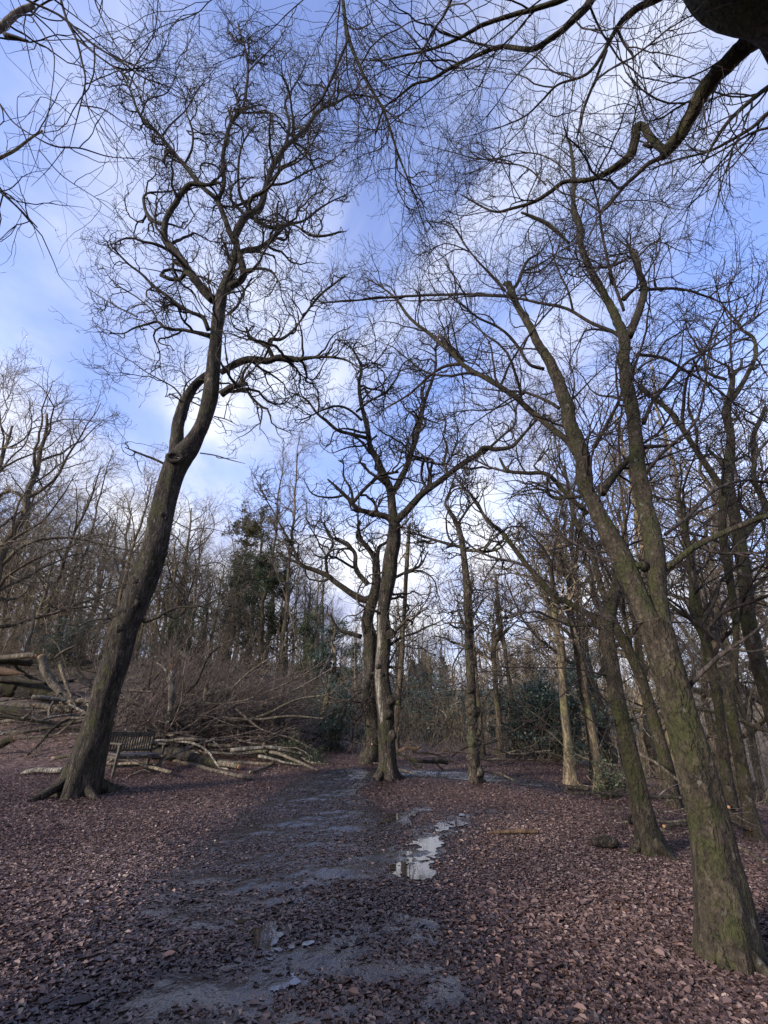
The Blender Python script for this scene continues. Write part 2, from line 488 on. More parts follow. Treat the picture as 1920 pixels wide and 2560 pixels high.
def scatter_leaves(name, mat, n, rng, keep, size, tilt, dzr, y0, y1, power, label):
    gg = Geo()
    uy = rng.random(n); Y = y0 + (y1 - y0) * uy ** power
    X = rng.uniform(-1, 1, n) * (Y * .98 + .9)
    ok = (keep(X, Y, rng)) & (pudness(X, Y) < rng.normal(.05, .06, n))
    X, Y = X[ok], Y[ok]; n = len(X)
    kind = rng.integers(0, 4, n)
    sz = size * rng.lognormal(0, .34, n)
    z = hgt(X, Y) + rng.uniform(dzr[0], dzr[1], n)
    Rm = rotmats(rng.uniform(0, 6.28, n), np.abs(rng.normal(0, tilt, n)), rng.uniform(0, 6.28, n))
    rn = np.clip(rng.beta(1.5, 1.9, n) + .20 * vnoise(X, Y, 1.3, 77), 0, 1)
    for k, (cu, fo) in enumerate(((.3, .12), (-.3, .1), (.1, .3), (.5, -.08))):
        for near in (True, False):
            T, Fq = leaf_template(cu, fo) if near else leaf_simple(cu, fo)
            i = np.where((kind == k) & ((Y < 5.2) == near))[0]
            if len(i) == 0: continue
            V = np.einsum('nij,mj->nmi', Rm[i], T) * sz[i][:, None, None] + np.stack([X[i], Y[i], z[i]], -1)[:, None]
            FF = Fq[None] + (np.arange(len(i)) * len(T))[:, None, None]
            gg.add(V, FF.reshape(-1, 4), np.repeat(rn[i], len(T)))
    return tag(gg.build(name, mat, smooth=False, attr=True), label, kind='stuff')
rl = np.random.default_rng(11)
scatter_leaves('fallen_leaves', M['dryleaf'], 1200000, rl,
               lambda x, y, r: (pathness(x, y) < r.normal(-.20, .19, len(x)) + .12 * (r.random(len(x)) < .07) * r.exponential(3, len(x))) & (y < 15.5 + .5 * x * (x < 0) + r.normal(0, 1, len(x))),
               .029, .32, (.005, .027), 1.7, 17, 1.9, 'dry brown leaves covering the clearing floor')
scatter_leaves('wet_leaves', M['wetleaf'], 720000, rl,
               lambda x, y, r: (pathness(x, y) > r.normal(-.48, .26, len(x))) & (r.random(len(x)) < .98 + .42 * vnoise(x, y, 2.6, 41) - .36 * np.clip(pathness(x, y) * 1.2, 0, 1)),
               .030, .14, (.012, .024), 1.7, 13, 1.55, 'dark wet leaves trodden into the muddy path')

# ------------------------------------------------------------------ tracing limbs of the near trees from the photograph
SPACE = {'A': (0, 0, 1920 / 1659), 'B': (100, 500, 640 / 1573), 'C': (640, 800, 800 / 1659), 'D': (1100, 500, 820 / 1659),
         'E': (0, 0, 960 / 1659), 'F': (960, 0, 960 / 1659), 'G': (960, 1300, 960 / 1659), 'H': (0, 1500, 960 / 1659),
         'I': (0, 900, 700 / 1659), 'J': (200, 1780, 320 / 1659), 'K': (820, 1500, 480 / 1659), 'L': (1400, 1200, 520 / 1150),
         'M': (900, 2000, 500 / 1659), 'N': (0, 1580, 320 / 1659), 'P': (0, 0, 1)}
def trace(spec, step=9.0):
    ox, oy, sc = 0, 0, 1
    pts = []; ws = []
    for tok in spec.split():
        if tok in SPACE: ox, oy, sc = SPACE[tok]; continue
        q = [float(a) for a in tok.split(',')]
        pts.append((ox + q[0] * sc, oy + q[1] * sc)); ws.append(q[2] * sc if len(q) > 2 else np.nan)
    p = np.array(pts); w = np.array(ws)
    d = np.concatenate([[0], np.cumsum(np.linalg.norm(np.diff(p, axis=0), axis=1))])
    ok = ~np.isnan(w)
    w = np.interp(d, d[ok], w[ok])
    # Catmull-Rom
    n = max(4, int(d[-1] / step) + 2)
    s = np.linspace(0, d[-1], n)
    pe = np.concatenate([[2 * p[0] - p[1]], p, [2 * p[-1] - p[-2]]])
    out = np.empty((n, 2))
    for i, si in enumerate(s):
        k = min(len(p) - 2, max(0, np.searchsorted(d, si, 'right') - 1))
        t = (si - d[k]) / max(1e-6, d[k + 1] - d[k])
        a, b, c, e = pe[k], pe[k + 1], pe[k + 2], pe[k + 3]
        out[i] = .5 * ((2 * b) + (c - a) * t + (2 * a - 5 * b + 4 * c - e) * t * t + (3 * b - a - 3 * c + e) * t ** 3)
    return out, np.interp(s, d, w)
def lift(px, w, Y0, lean=0.0):
    n = len(px); Y = Y0; out = np.empty((n, 3)); r = np.empty(n); Ys = np.empty(n)
    for i in range(n):
        if i:
            q, t = P(px[i, 0], px[i, 1], Y)
            Y = max(.6, Y + lean * np.linalg.norm(px[i] - px[i - 1]) * t / F)
        q, t = P(px[i, 0], px[i, 1], Y)
        out[i] = q; r[i] = .5 * w[i] * t / F; Ys[i] = Y
    d = np.gradient(px, axis=0); d /= np.maximum(np.linalg.norm(d, axis=1, keepdims=True), 1e-6)
    off = (px - [960, 1280]) / F
    k = off[:, 0] * -d[:, 1] + off[:, 1] * d[:, 0]      # widths look stretched off the lens axis
    return out, r / np.sqrt(1 + k * k), Ys

# ------------------------------------------------------------------ branching
def spawn(pts, rad, spacing, lmin, lmax, ang, n, jit, trop, rng, t0=.15, rk=.0095, r0=.003, tip=.0022, bias=.85, rmax=.75, maxr=9, dirbias=None):
    """children of a batch of polylines (N,n0,3): returns batch (N2,n,3),(N2,n)"""
    N, n0, _ = pts.shape
    if N == 0: return np.zeros((0, n, 3)), np.zeros((0, n))
    L = np.linalg.norm(np.diff(pts, axis=1), axis=-1).sum(1)
    cnt = rng.poisson(L * (1 - t0) / spacing)
    idx = np.repeat(np.arange(N), cnt)
    m = len(idx)
    if m == 0: return np.zeros((0, n, 3)), np.zeros((0, n))
    t = t0 + (1 - t0) * rng.random(m) ** bias
    f = t * (n0 - 1); i = np.minimum(f.astype(int), n0 - 2); fr = (f - i)[:, None]
    a, b = pts[idx, i], pts[idx, i + 1]
    pos = a + (b - a) * fr
    T = norm(b - a)
    rp = rad[idx, i] * (1 - fr[:, 0]) + rad[idx, i + 1] * fr[:, 0]
    ok = rp < maxr
    pos, T, rp, t = pos[ok], T[ok], rp[ok], t[ok]; m = len(pos)
    rv = rng.normal(size=(m, 3)); perp = norm(rv - (rv * T).sum(-1, keepdims=True) * T)
    an = np.radians(rng.normal(ang, 14, m))[:, None]
    d = norm(T * np.cos(an) + perp * np.sin(an))
    ln = (lmin + (lmax - lmin) * rng.random(m)) * (1.15 - .6 * t)
    out = np.empty((m, n, 3)); out[:, 0] = pos
    up = np.array([0, 0, 1.]) if dirbias is None else np.asarray(dirbias, float)
    bend = rng.normal(size=(m, 3)) * jit * .35
    for k in range(1, n):
        out[:, k] = out[:, k - 1] + d * (ln / (n - 1))[:, None]
        d = norm(d + rng.normal(size=(m, 3)) * jit + bend + up * trop)
    rs = np.minimum(rp * rmax, r0 + rk * ln)
    rr = rs[:, None] * (1 - np.linspace(0, 1, n)[None] ** 1.2) + tip * np.linspace(0, 1, n)[None]
    return out, np.maximum(rr, tip)

OAK = [dict(spacing=.37, lmin=.9, lmax=2.9, ang=48, n=14, jit=.36, trop=.09, k=6, rk=.0165, r0=.006),
       dict(spacing=.31, lmin=.45, lmax=1.5, ang=52, n=10, jit=.39, trop=.08, k=4, rk=.012, r0=.004),
       dict(spacing=.33, lmin=.22, lmax=.75, ang=50, n=7, jit=.36, trop=.07, k=3, rk=.010, r0=.003),
       dict(spacing=.46, lmin=.08, lmax=.28, ang=46, n=4, jit=.3, trop=.06, k=3)]
BEECH = [dict(spacing=.42, lmin=.9, lmax=2.6, ang=46, n=12, jit=.17, trop=.03, k=6, rk=.0125, r0=.004),
         dict(spacing=.30, lmin=.45, lmax=1.35, ang=48, n=8, jit=.2, trop=.01, k=4, rk=.0105),
         dict(spacing=.25, lmin=.2, lmax=.65, ang=48, n=6, jit=.22, trop=.0, k=3, rk=.009),
         dict(spacing=.28, lmin=.08, lmax=.25, ang=46, n=4, jit=.2, trop=.0, k=3)]
def scaled(spec, s, dens=1.0, tip=.0022, thick=1.0):
    out = []
    for q in spec:
        q = dict(q); q['lmin'] *= s; q['lmax'] *= s; q['spacing'] *= s / dens; q['tip'] = tip; q['rk'] = q.get('rk', .0095) * thick; q['r0'] = q.get('r0', .003) * thick
        out.append(q)
    return out
def crown_from(lines, spec, rng, geo, t0s=None, maxr=9, thin=.001):
    """lines: list of (pts,rad); adds all procedural levels to geo"""
    first = True
    batches = []
    for q, (p, r) in enumerate(lines):
        batches.append((p[None], r[None], .12 if t0s is None else t0s[q]))
    for lv in spec:
        k = lv['k']; kw = {a: b for a, b in lv.items() if a != 'k'}
        nb = []
        for p, r, t0 in batches:
            kk = dict(kw)
            if first:
                f = float(np.clip(r.max() / thin, .5, 1)); kk['lmin'] *= f; kk['lmax'] *= f
            c = spawn(p, r, rng=rng, t0=t0, maxr=maxr if first else 9, **kk)
            if len(c[0]): nb.append(c)
            if first and r.min() < .06:          # limb ends break up into branches
                kk['spacing'] *= .6
                c = spawn(p, r, rng=rng, t0=max(t0, .86), maxr=maxr, **kk)
                if len(c[0]): nb.append(c)
        if not nb: return
        Pn = np.concatenate([a for a, _ in nb]); Rn = np.concatenate([b for _, b in nb])
        geo.tubes(Pn, Rn, k)
        batches = [(Pn, Rn, .12)]
        first = False

def flare_fn(zb, amt, hh, lobes, seed):
    r = np.random.default_rng(seed); ph = r.uniform(0, 6.28, 3)
    def f(th, z):
        e = np.exp(-np.maximum(z - zb, -.1) / hh)
        lob = .55 + .3 * np.sin(lobes * th + ph[0]) + .2 * np.sin((lobes - 2) * th + ph[1]) + .1 * np.sin(7 * th + ph[2])
        return 1 + amt * e * lob
    return f

def hero(name, label, cat, trunk, limbs, bark_m, twig_m, spec, seed, lean=0.0, flare=(.55, .35, 5), group=None, base_px=None, Y=None,
         stems=(), t0trunk=.45, roots=0, lump=.10, maxr=.22, extra=None, root_len=.9, base_drop=.35, kseg=22, thin=.001):
    """a near tree: traced trunk (+stems) and limbs get real distance, girth and depth, the crown is grown from them"""
    rng = np.random.default_rng(seed)
    px, w = trace(trunk)
    if base_px is None: base_px = tuple(px[0])
    if Y is None:
        base = hit(*base_px); Y = base[1]
    else: base = None
    p, r, Ys = lift(px, w, Y, lean)
    if base is None: base = np.array([p[0, 0], p[0, 1], float(hgt(p[0, 0], p[0, 1]))])
    rt = root(name, label, cat, (base[0], base[1], base[2]), group)
    lines = []; t0s = []
    known = [(px, Ys)]
    pts0 = np.concatenate([[p[0] + (p[0] - p[2]) / np.linalg.norm(p[0] - p[2]) * base_drop], p]); rad0 = np.concatenate([[r[0]], r])
    gt = Geo(); gt.one(pts0, rad0, kseg, lump=lump, seed=seed, flare=flare_fn(base[2], *flare, seed))
    lines.append((p, r)); t0s.append(t0trunk)
    def attach(q):
        best = (1e9, Y)
        for kp, ky in known:
            d = np.hypot(kp[:, 0] - q[0], kp[:, 1] - q[1]); i = d.argmin()
            if d[i] < best[0]: best = (d[i], ky[i])
        return best[1]
    def addl(sp, ln, Yx=None):
        qx, qw = trace(sp)
        qp, qr, qY = lift(qx, qw, attach(qx[0]) if Yx is None else Yx, ln)
        qp = qp + (np.cumsum(rng.normal(size=qp.shape), 0) * qr[:, None] * .16) * np.linspace(0, 1, len(qp))[:, None].clip(0, .5)
        known.append((qx, qY))
        return qp, qr
    for st in stems:
        qp, qr = addl(st[0], st[1])
        gt.one(qp, qr, 14, lump=lump * .8, seed=seed + 5)
        lines.append((qp, qr)); t0s.append(.25)
    gr = Geo()
    for k in range(roots):
        a = 6.28 * k / roots + rng.uniform(-.4, .4); r_b = r[0]
        ln = root_len * rng.uniform(.6, 1.2)
        s = np.linspace(0, 1, 9); dx = r_b * .5 + s * ln
        x = p[0, 0] + np.cos(a + .3 * s) * dx; y = p[0, 1] + np.sin(a + .3 * s) * dx
        z = hgt(x, y) + (.34 * (1 - s) ** 3 * r_b / .3 - .07 * s - .03)
        gr.one(np.stack([x, y, z], -1), r_b * .30 * (1 - .8 * s), 9, lump=.16, seed=k)
    gt.build('trunk', bark_m, rt)
    if roots:
        gr.build('root_buttress', bark_m, rt)
    nl = len(limbs)
    for k, L in enumerate(limbs):
        qp, qr = addl(L[0], L[1], L[2] if len(L) > 2 else None)
        gl = Geo(); gl.one(qp, qr, 10, lump=lump * .9, seed=seed + 20 + k)
        gl.build('limb', bark_m if qr.max() > .035 else twig_m, rt)
        lines.append((qp, qr)); t0s.append(.12)
    gc = Geo()
    crown_from(lines, spec, rng, gc, t0s, maxr, thin)
    gc.build('crown', twig_m, rt)
    if extra: extra(rt, p, r)
    return rt, lines

def burr_part(rt, q, d, s, seed, mat, name='burr'):
    x = np.linspace(-1, 1, 15); g_ = Geo()
    pts = np.asarray(q)[None] + np.asarray(d)[None] * (x * s)[:, None]
    g_.one(pts, s * np.sqrt(np.maximum(1 - x * x, .004)), 18, lump=.2, seed=seed, cap=False)
    return g_.build(name, mat, rt)
# ---- left oak
def oak_extra(rt, p, r):
    # ring-shaped branch scar and burrs
    c, t = P(*[SPACE['B'][0] + 840 * SPACE['B'][2], SPACE['B'][1] + 1650 * SPACE['B'][2]], p[0, 1])
    i = np.abs(p[:, 2] - c[2]).argmin()
    c = p[i] + np.array([.05, -r[i] * .97, 0])
    gk = Geo()
    a = np.linspace(0, 2 * math.pi, 25)
    ring = np.stack([c[0] + .135 * np.cos(a), c[1] + .03 * np.cos(a) - .03, c[2] + .10 * np.sin(a)], -1)
    gk.tubes(ring[None], np.full((1, 25), .05), 8)
    k1 = gk.build('knot_ring', M['oak'], rt)
    gh = Geo(); gh.one([c + [0, .08, 0], c + [0, -.035, 0]], [.11, .10], 14)
    gh.build('knot_hollow', M['burr'], rt)
    for (v, az, s) in ((1965, -60, .16), (1985, 190, .15), (2045, -20, .15), (1570, 200, .10), (2330, 215, .22), (2360, -110, .19), (2430, 195, .16), (2560, 240, .22), (2500, -45, .17), (2640, -90, .2)):
        vv = SPACE['B'][1] + v * SPACE['B'][2]
        j = np.abs(p[:, 2] - P(p[0, 0], vv, p[0, 1])[0][2]).argmin()
        d = np.array([math.cos(RAD(az)), math.sin(RAD(az)), .1]); q = p[j] + d * r[j] * .82
        burr_part(rt, q - d * s * .3, d, s * .72, v, M['oak'])

hero('oak_tree', 'tall leaning bare oak with a ring knot rising beside the bench', 'tree',
     'H 332,845,162.8 352,770,160.0 375,690,153.5 405,600,139.5 440,470,119.0 472,350,120.9 500,270,119.0 528,170,122.8 560,70,120.9 B 690,2190,169.3 735,1990,158.1 775,1830,144.2 815,1690,139.5 858,1590,148.8 915,1520,130.2 965,1440,104.2 1005,1360,97.7 1045,1220,100.4 1062,1070,87.4 1075,920,83.7 1090,760,78.1 1108,630,74.4 1120,565,67.0 1142,500,53.9 1170,440,42.8 1190,370,37.2 1203,290,33.5 1200,240,27.9',
     [('B 1110,1060,40 1200,1010,46 1300,975,46 1400,985,44 1480,960,38 1573,975,34 C 310,190,16 400,192,14 470,205,12 540,250,6', -.25),
      ('B 1430,965,28 1395,900,24 1300,850,22 1270,785,14', .1),
      ('C 62,140,22 75,100,20 130,100,17 190,60,14 235,0,11 A 690,640,6 740,600,4', -.2),
      ('B 1110,1195,52 1180,1150,40 1270,1130,26', -.2), ('B 1235,1130,22 1250,1060,18 1290,1010,12 1340,960,6', .1),
      ('B 770,1625,16 700,1590,15 600,1550,12 525,1520,6', -.2),
      ('B 1045,835,36 960,815,24 880,800,20 780,790,18 720,745,18 650,765,15 580,785,13 510,820,10 430,815,6', -.1),
      ('B 720,745,11 690,680,10 600,600,9 510,545,8 440,490,6 380,400,4', .2),
      ('B 1035,800,28 1000,720,26 930,690,24 850,640,21 770,580,19 700,530,17 620,450,15 540,390,13 465,310,11 460,250,6', -.3),
      ('B 600,720,9 480,660,8 360,590,6 280,530,4', .1),
      ('B 1065,615,58 1000,550,52 940,470,48 880,390,46 830,320,44 770,260,42 762,180,40 775,110,38 E 750,880,32 775,840,30 820,800,27 900,800,16 960,788,8', -.15),
      ('E 705,970,18 655,950,18 625,900,15 630,840,12 720,828,9 800,815,5', .2),
      ('B 1118,570,58 1170,530,52 1245,480,44 1238,400,42 1212,300,40 1200,240,40', .0),
      ('E 1010,1040,34 1030,990,36 1065,935,34 1125,895,32 1152,810,28 1180,720,26 1230,640,25 1310,570,22 1380,480,17 1460,440,13 1520,410,11 1620,420,8 1659,405,5', .15),
      ('E 1018,1040,26 995,1010,24 970,940,23 935,860,21 870,800,19 790,700,17 700,590,15 610,495,12 560,380,8 510,290,4', -.2),
      ('E 945,860,22 968,790,21 962,690,20 980,590,19 1000,530,18 1055,450,13 1072,310,11 1060,200,8 1025,90,4', .1),
      ('E 1000,530,16 990,480,12', 0), ('E 1072,310,9 1130,250,8 1190,190,6 1230,130,3', .3), ('E 1230,640,16 1250,540,13 1232,440,10 1290,340,7 1330,250,3', .35), ('E 1390,475,13 1400,400,10 1450,320,7 1500,230,3', -.2),
      ('E 610,495,10 640,430,9 720,400,7 765,320,3', .3), ('E 800,705,12 830,640,11 830,560,9 800,460,6 825,370,3', -.3), ('E 560,380,8 590,300,7 680,250,5 720,180,3', .2), ('E 1155,800,14 1240,790,11 1330,740,9 1420,700,6 1500,640,3', .3), ('E 1060,200,7 1000,160,5 980,90,3', -.2),
      ('E 1045,488,12 1120,487,10 1185,492,8 1230,540,5', .2),
      ('E 1085,925,14 1040,850,13 1030,740,11 1045,630,8 1100,540,5', -.3), ('E 700,590,12 735,540,10 800,480,8 850,400,6 900,330,3', .3),
      ('E 1160,790,12 1220,730,11 1300,690,9 1360,600,7 1400,520,4', -.3),
      ('B 1180,420,40 1205,360,38 1250,315,40 1340,300,38 1405,265,36 1470,200,30 1530,150,22 E 1320,950,12 1400,890,9 1500,840,5', .3),
      ('B 1320,125,26 1420,170,24 1500,152,18 1573,160,13 A 680,510,7 740,500,4', -.15),
      ('B 1235,440,24 1330,420,20 1420,432,16 1480,520,7', -.25),
      ('B 1160,700,22 1215,650,18 1250,570,14 1300,480,9', .3),
      ('B 870,1210,12 820,1150,10 730,1100,8 640,1050,6 560,990,5 460,940,3', -.2),
      ('B 880,1200,10 900,1130,9 960,1080,7', -.3), ('B 1070,1330,8 1150,1350,7 1220,1390,3', -.2),
      ('B 985,1555,9 1080,1570,8 1180,1600,6 1260,1620,3', -.1),
      ('I 690,1520,30 640,1500,16 560,1460,12 420,1470,9 300,1480,4', -.2), ('I 850,1545,32 930,1525,18 1040,1470,14 1180,1460,10 1330,1400,6', -.15),
      ('I 655,1530,12 560,1540,9 460,1580,5', -.3)],
     M['oak'], M['oak_twig'], scaled(OAK, 1.1, 1.25, .004), 21, lean=-.03, flare=(.55, .35, 5), roots=6, t0trunk=.8, maxr=.15, thin=.10,
     stems=[('B 835,1570,90 840,1450,84 848,1350,80 882,1235,72 930,1150,62 1010,1080,56 1090,1055,48', .12)], extra=oak_extra, root_len=1.25)

# ---- centre oak
def centre_extra(rt, p, r):
    for (u, v, s, side) in ((520, 985, .16, .2), (550, 1170, .15, .6), (545, 870, .14, 1.0), (470, 650, .08, .3), (440, 580, .10, -.3), (540, 300, .16, .9)):
        ox, oy, sc = SPACE['K']
        q, t = P(ox + u * sc, oy + v * sc, p[0, 1]); j = np.abs(p[:, 2] - q[2]).argmin()
        q = np.array([q[0], p[j, 1] - r[j] * .75, q[2]]); d = np.array([side, -.8, .1]); d /= np.linalg.norm(d)
        burr_part(rt, q, d, s * .72, int(u), M['oak'])
    # pale stripped wood on the lower left of the trunk: a proud scar in the bark
    gs = Geo(); sel = (p[:, 2] > p[0, 2] + .45) & (p[:, 2] < p[0, 2] + 3.6)
    q = p[sel].copy(); rr = r[sel]
    q[:, 0] -= rr * .42; q[:, 1] -= rr * .46
    gs.one(q, rr * .52 * np.sin(np.linspace(.35, 2.6, len(q))) ** .5, 12, lump=.08, seed=3)
    gs.build('bare_wood', M['pale'], rt)
hero('oak_tree', 'forked oak with pale stripped bark standing in the centre of the clearing', 'tree',
     'P 969,1948,50 K 515,1430,140 508,1300,142 500,1150,140 498,1000,138 488,850,140 470,700,132 470,550,122 480,400,120 480,250,112 480,80,108 C 690,1320,78 700,1230,74 716,1150,72 718,1060,62',
     [('C 718,1055,44 680,1022,32 600,1006,29 530,985,27 490,940,22 430,880,17 370,825,9', -.3),
      ('C 505,945,20 560,880,19 640,810,17 700,792,15 740,788,12', .1),
      ('C 722,1050,42 780,990,38 850,910,35 930,850,31 1010,790,29 1080,740,29 1150,700,27 1180,668,28 1250,675,24 1330,660,20 1390,600,17 1440,540,13 1500,490,8', -.15),
      ('C 1180,690,16 1280,600,13 1340,545,11 1350,450,9 1400,350,5', .2),
      ('C 900,860,14 908,830,13 890,760,12 885,712,10', -.2), ('C 1080,775,14 1100,805,12 1108,755,9', -.1),
      ('C 716,1060,50 705,960,46 695,885,42 662,800,38 630,730,34 590,660,30 575,580,27 555,500,23 535,400,20 530,320,18 545,250,14 510,170,10 470,110,5', .1),
      ('C 708,900,34 730,860,31 770,780,29 800,700,27 830,600,25 855,500,22 880,400,18 930,260,14 935,150,9 960,60,5', .2),
      ('C 575,612,20 490,590,18 420,570,17 360,520,16 320,490,13 265,420,9 200,380,5', -.15), ('C 550,522,14 490,470,13 420,448,12 330,475,10 260,510,7 200,520,4', -.3),
      ('C 520,475,14 590,420,12 670,375,11 730,300,9 760,230,7 820,190,4', .25), ('C 320,490,10 325,430,9 300,385,7 260,395,5', .2),
      ('C 625,600,12 560,650,10 480,660,8 400,690,5', -.3), ('C 825,720,12 885,735,10 985,745,10 1040,650,7 1085,590,4', .2),
      ('C 860,350,12 855,400,11 870,440,8', -.2), ('C 545,260,9 600,230,8 660,170,6 700,90,3', .3),
      ('K 530,390,34 560,370,28 640,320,24 740,290,20 860,235,17 940,205,12 1020,150,6', -.2), ('K 520,580,30 580,580,26 655,588,22', -.2),
      ('K 640,410,14 690,390,12 750,320,9 830,280,5', -.1)],
     M['oak'], M['oak_twig'], scaled(OAK, .95, 1.15, .0042), 33, lean=.0, flare=(.6, .4, 5), roots=5, t0trunk=.5, maxr=.3, root_len=.7, extra=centre_extra)

# ---- burr oak behind, with a hanging rotten stub
bo = hit(915, 1890)
hero('oak_tree', 'gnarled oak with a hanging brown rotted stub behind the centre oak', 'tree',
     'P 925,1900,40 K 390,1250,110 380,1050,112 380,850,112 370,650,116 365,480,124 365,330,120 340,180,104 C 620,1400,50 625,1330,44 622,1240,36',
     [('K 360,430,70 370,550,62 355,680,66 330,800,62 320,900,40', -.6),
      ('C 600,1440,40 560,1450,36 500,1420,32 430,1370,30 370,1320,28 300,1290,24 225,1260,21 190,1180,14 140,1090,11 80,980,8 0,845,5', -.1),
      ('C 580,1370,28 520,1295,25 510,1200,21 430,1140,17 380,1120,12 350,1050,6', .2), ('C 622,1250,30 590,1200,24 545,1150,19 520,1125,14 540,1040,8', -.2),
      ('C 625,1250,24 640,1180,20 680,1150,12 690,1080,6', .2), ('C 370,1320,16 365,1240,14 400,1150,11 350,1060,7', .3),
      ('C 225,1262,14 150,1230,12 100,1190,7', -.2), ('K 290,320,44 200,290,36 110,265,28 50,200,22 20,120,14', -.2), ('C 700,1345,18 790,1300,14 850,1275,11 890,1200,6', .2)],
     M['oak'], M['oak_twig'], scaled(OAK, .9, 1.1, .0048), 35, lean=.0, t0trunk=.55, maxr=.3, Y=float(hit(969, 1948)[1]) + 2.2, flare=(.4, .4, 4))

# ---- slim burred tree
def slim_extra(rt, p, r):
    rb = np.random.default_rng(8)
    for k in range(30):
        j = int(rb.uniform(.01, .48) * len(p)); a = rb.uniform(0, 6.28); s = r[j] * rb.uniform(.75, 1.15)
        d = np.array([math.cos(a), math.sin(a), 0]); q = p[j] + d * r[j] * .78
        burr_part(rt, q, d, s, k, M['burr'])
hero('oak_tree', 'slender dark trunk covered in round burrs right of the centre oak', 'tree',
     'P 1190,1957,32 K 1265,1500,95 1262,1350,88 1255,1150,84 1250,1000,80 1240,800,74 1230,600,72 1220,400,66 1215,250,62 1200,80,54 A 1008,1260,17 1002,1200,14 992,1145,12 975,1110,9 962,1088,6 972,1060,5 985,1020,3',
     [('A 1001,1188,8 1030,1190,7 1055,1192,6 1085,1180,4 1105,1140,2', -.2), ('A 1000,1183,8 960,1172,7 920,1160,5 890,1150,3', .1), ('A 990,1130,6 1010,1100,5 1035,1070,3', .2),
      ('K 1200,400,16 1140,450,14 1080,560,12 1070,650,7', -.2), ('K 1240,300,14 1310,220,12 1400,160,9 1480,60,5', .2), ('K 1240,640,12 1340,620,11 1480,615,9 1659,610,6', -.4),
      ('K 1190,700,10 1080,740,8 930,760,5', -.2)],
     M['burr'], M['oak_twig'], scaled(OAK, .62, 1.1, .0042), 37, lean=.0, flare=(.5, .25, 5), roots=3, root_len=.5, t0trunk=.4, lump=.12, extra=slim_extra)

# ---- great right beech
hero('beech_tree', 'great forked mossy beech leaning in from the right edge of the clearing', 'tree',
     'L 935,2620,330 905,2350,292 858,2100,250 810,1850,222 752,1600,208 680,1350,190 628,1150,182 570,950,180 520,780,185',
     [('D 690,1290,34 640,1215,32 570,1160,31 450,1060,29 370,990,28 240,910,25 110,830,22 0,690,17 A 1000,785,9 940,730,8 890,690,7 850,640,5 790,600,3', .5),
      ('C 1068,228,20 980,240,17 900,290,14 800,380,12 700,440,9 590,500,4', .4),
      ('D 525,855,20 450,830,17 390,740,16 300,650,14 180,590,12 90,510,7', -.2), ('D 605,1055,20 530,1010,17 430,975,14 330,970,11 240,960,6', .2),
      ('D 925,710,24 880,670,22 760,620,19 640,550,17 500,520,15 350,490,13 150,480,11 A 1090,638,6 1000,635,6 900,638,6 800,645,5 690,655,3', .25),
      ('D 1030,1130,24 1070,1030,19 1150,930,17 1250,820,14 1350,760,12 1480,670,9 1659,550,6', .3),
      ('L 560,500,46 640,450,38 740,370,36 860,310,34 980,255,32 1080,215,30 1150,195,27 1300,140,20', -.15),
      ('D 1140,1690,20 1260,1600,17 1400,1470,15 1550,1420,14 1659,1435,12', .3),
      ('D 995,780,18 1130,800,16 1250,870,14 1370,940,12 1500,1040,10 1659,1130,8', .3), ('D 1010,455,18 1200,450,15 1350,490,12 1440,520,9 1560,480,5', .3),
      ('D 780,1250,26 830,1160,20 880,1060,18 915,980,14 930,850,9', .4), ('D 820,1480,48 860,1420,40 900,1360,36 950,1310,30', .5),
      ('L 690,1170,36 740,1110,32 800,1050,30 880,970,28 960,915,24 1050,860,20 1150,770,14', -.25),
      ('D 930,560,18 870,380,18 830,200,16 815,70,13 870,0,9 F 1050,800,6', -.1), ('D 930,500,26 960,470,20 1000,440,12', .1),
      ('D 940,300,14 880,330,14 800,345,12 700,340,9 690,370,5', -.2), ('D 1030,1250,26 1090,1245,20 1175,1240,16', -.1),
      ('D 320,420,24 380,440,18 440,310,14 500,270,10 540,220,6', .2), ('D 330,460,16 250,370,13 150,260,10 60,120,6', -.2),
      ('L 470,480,60 440,475,44 420,465,26', -.4), ('D 1000,860,12 1050,820,10 1140,780,7 1250,640,4', -.3),
      ('D 1000,940,14 1060,1000,12', -.3), ('F 800,1050,12 720,980,22 640,940,18 590,920,10', -.1),
      ('F 835,800,8 740,700,8 620,660,7 440,690,6 300,660,5 150,620,3', .3), ('F 700,800,8 610,720,8 480,700,7', .2)],
     M['beech'], M['beech_twig'], scaled(BEECH, .85, 1.3, .0022, .75), 41, lean=.10, flare=(.42, .4, 5), roots=5, t0trunk=.6, maxr=.12, lump=.075, kseg=32,
     base_px=(1850, 2400), root_len=.5,
     stems=[('L 500,800,130 430,650,118 380,520,128 330,400,118 270,300,110 225,200,96 180,80,84 D 740,1400,84 720,1280,84 670,1140,80 630,1030,72 580,920,62 540,830,56 470,730,46 410,600,38 370,520,34 330,420,36', .35),
            ('L 560,800,120 545,650,100 535,520,110 525,400,118 505,260,108 470,130,96 D 1040,1500,94 1010,1380,88 995,1250,78 980,1100,76 960,950,70 950,800,64 940,700,62 900,610,52 860,520,46 800,420,40 740,300,36 715,230,34 710,120,28 670,40,24 F 860,1000,24 820,900,22 825,750,18 810,620,14 790,580,10', .28),
            ('D 955,690,44 985,610,42 1015,500,40 1015,420,38 990,350,34 965,250,30', .2)])

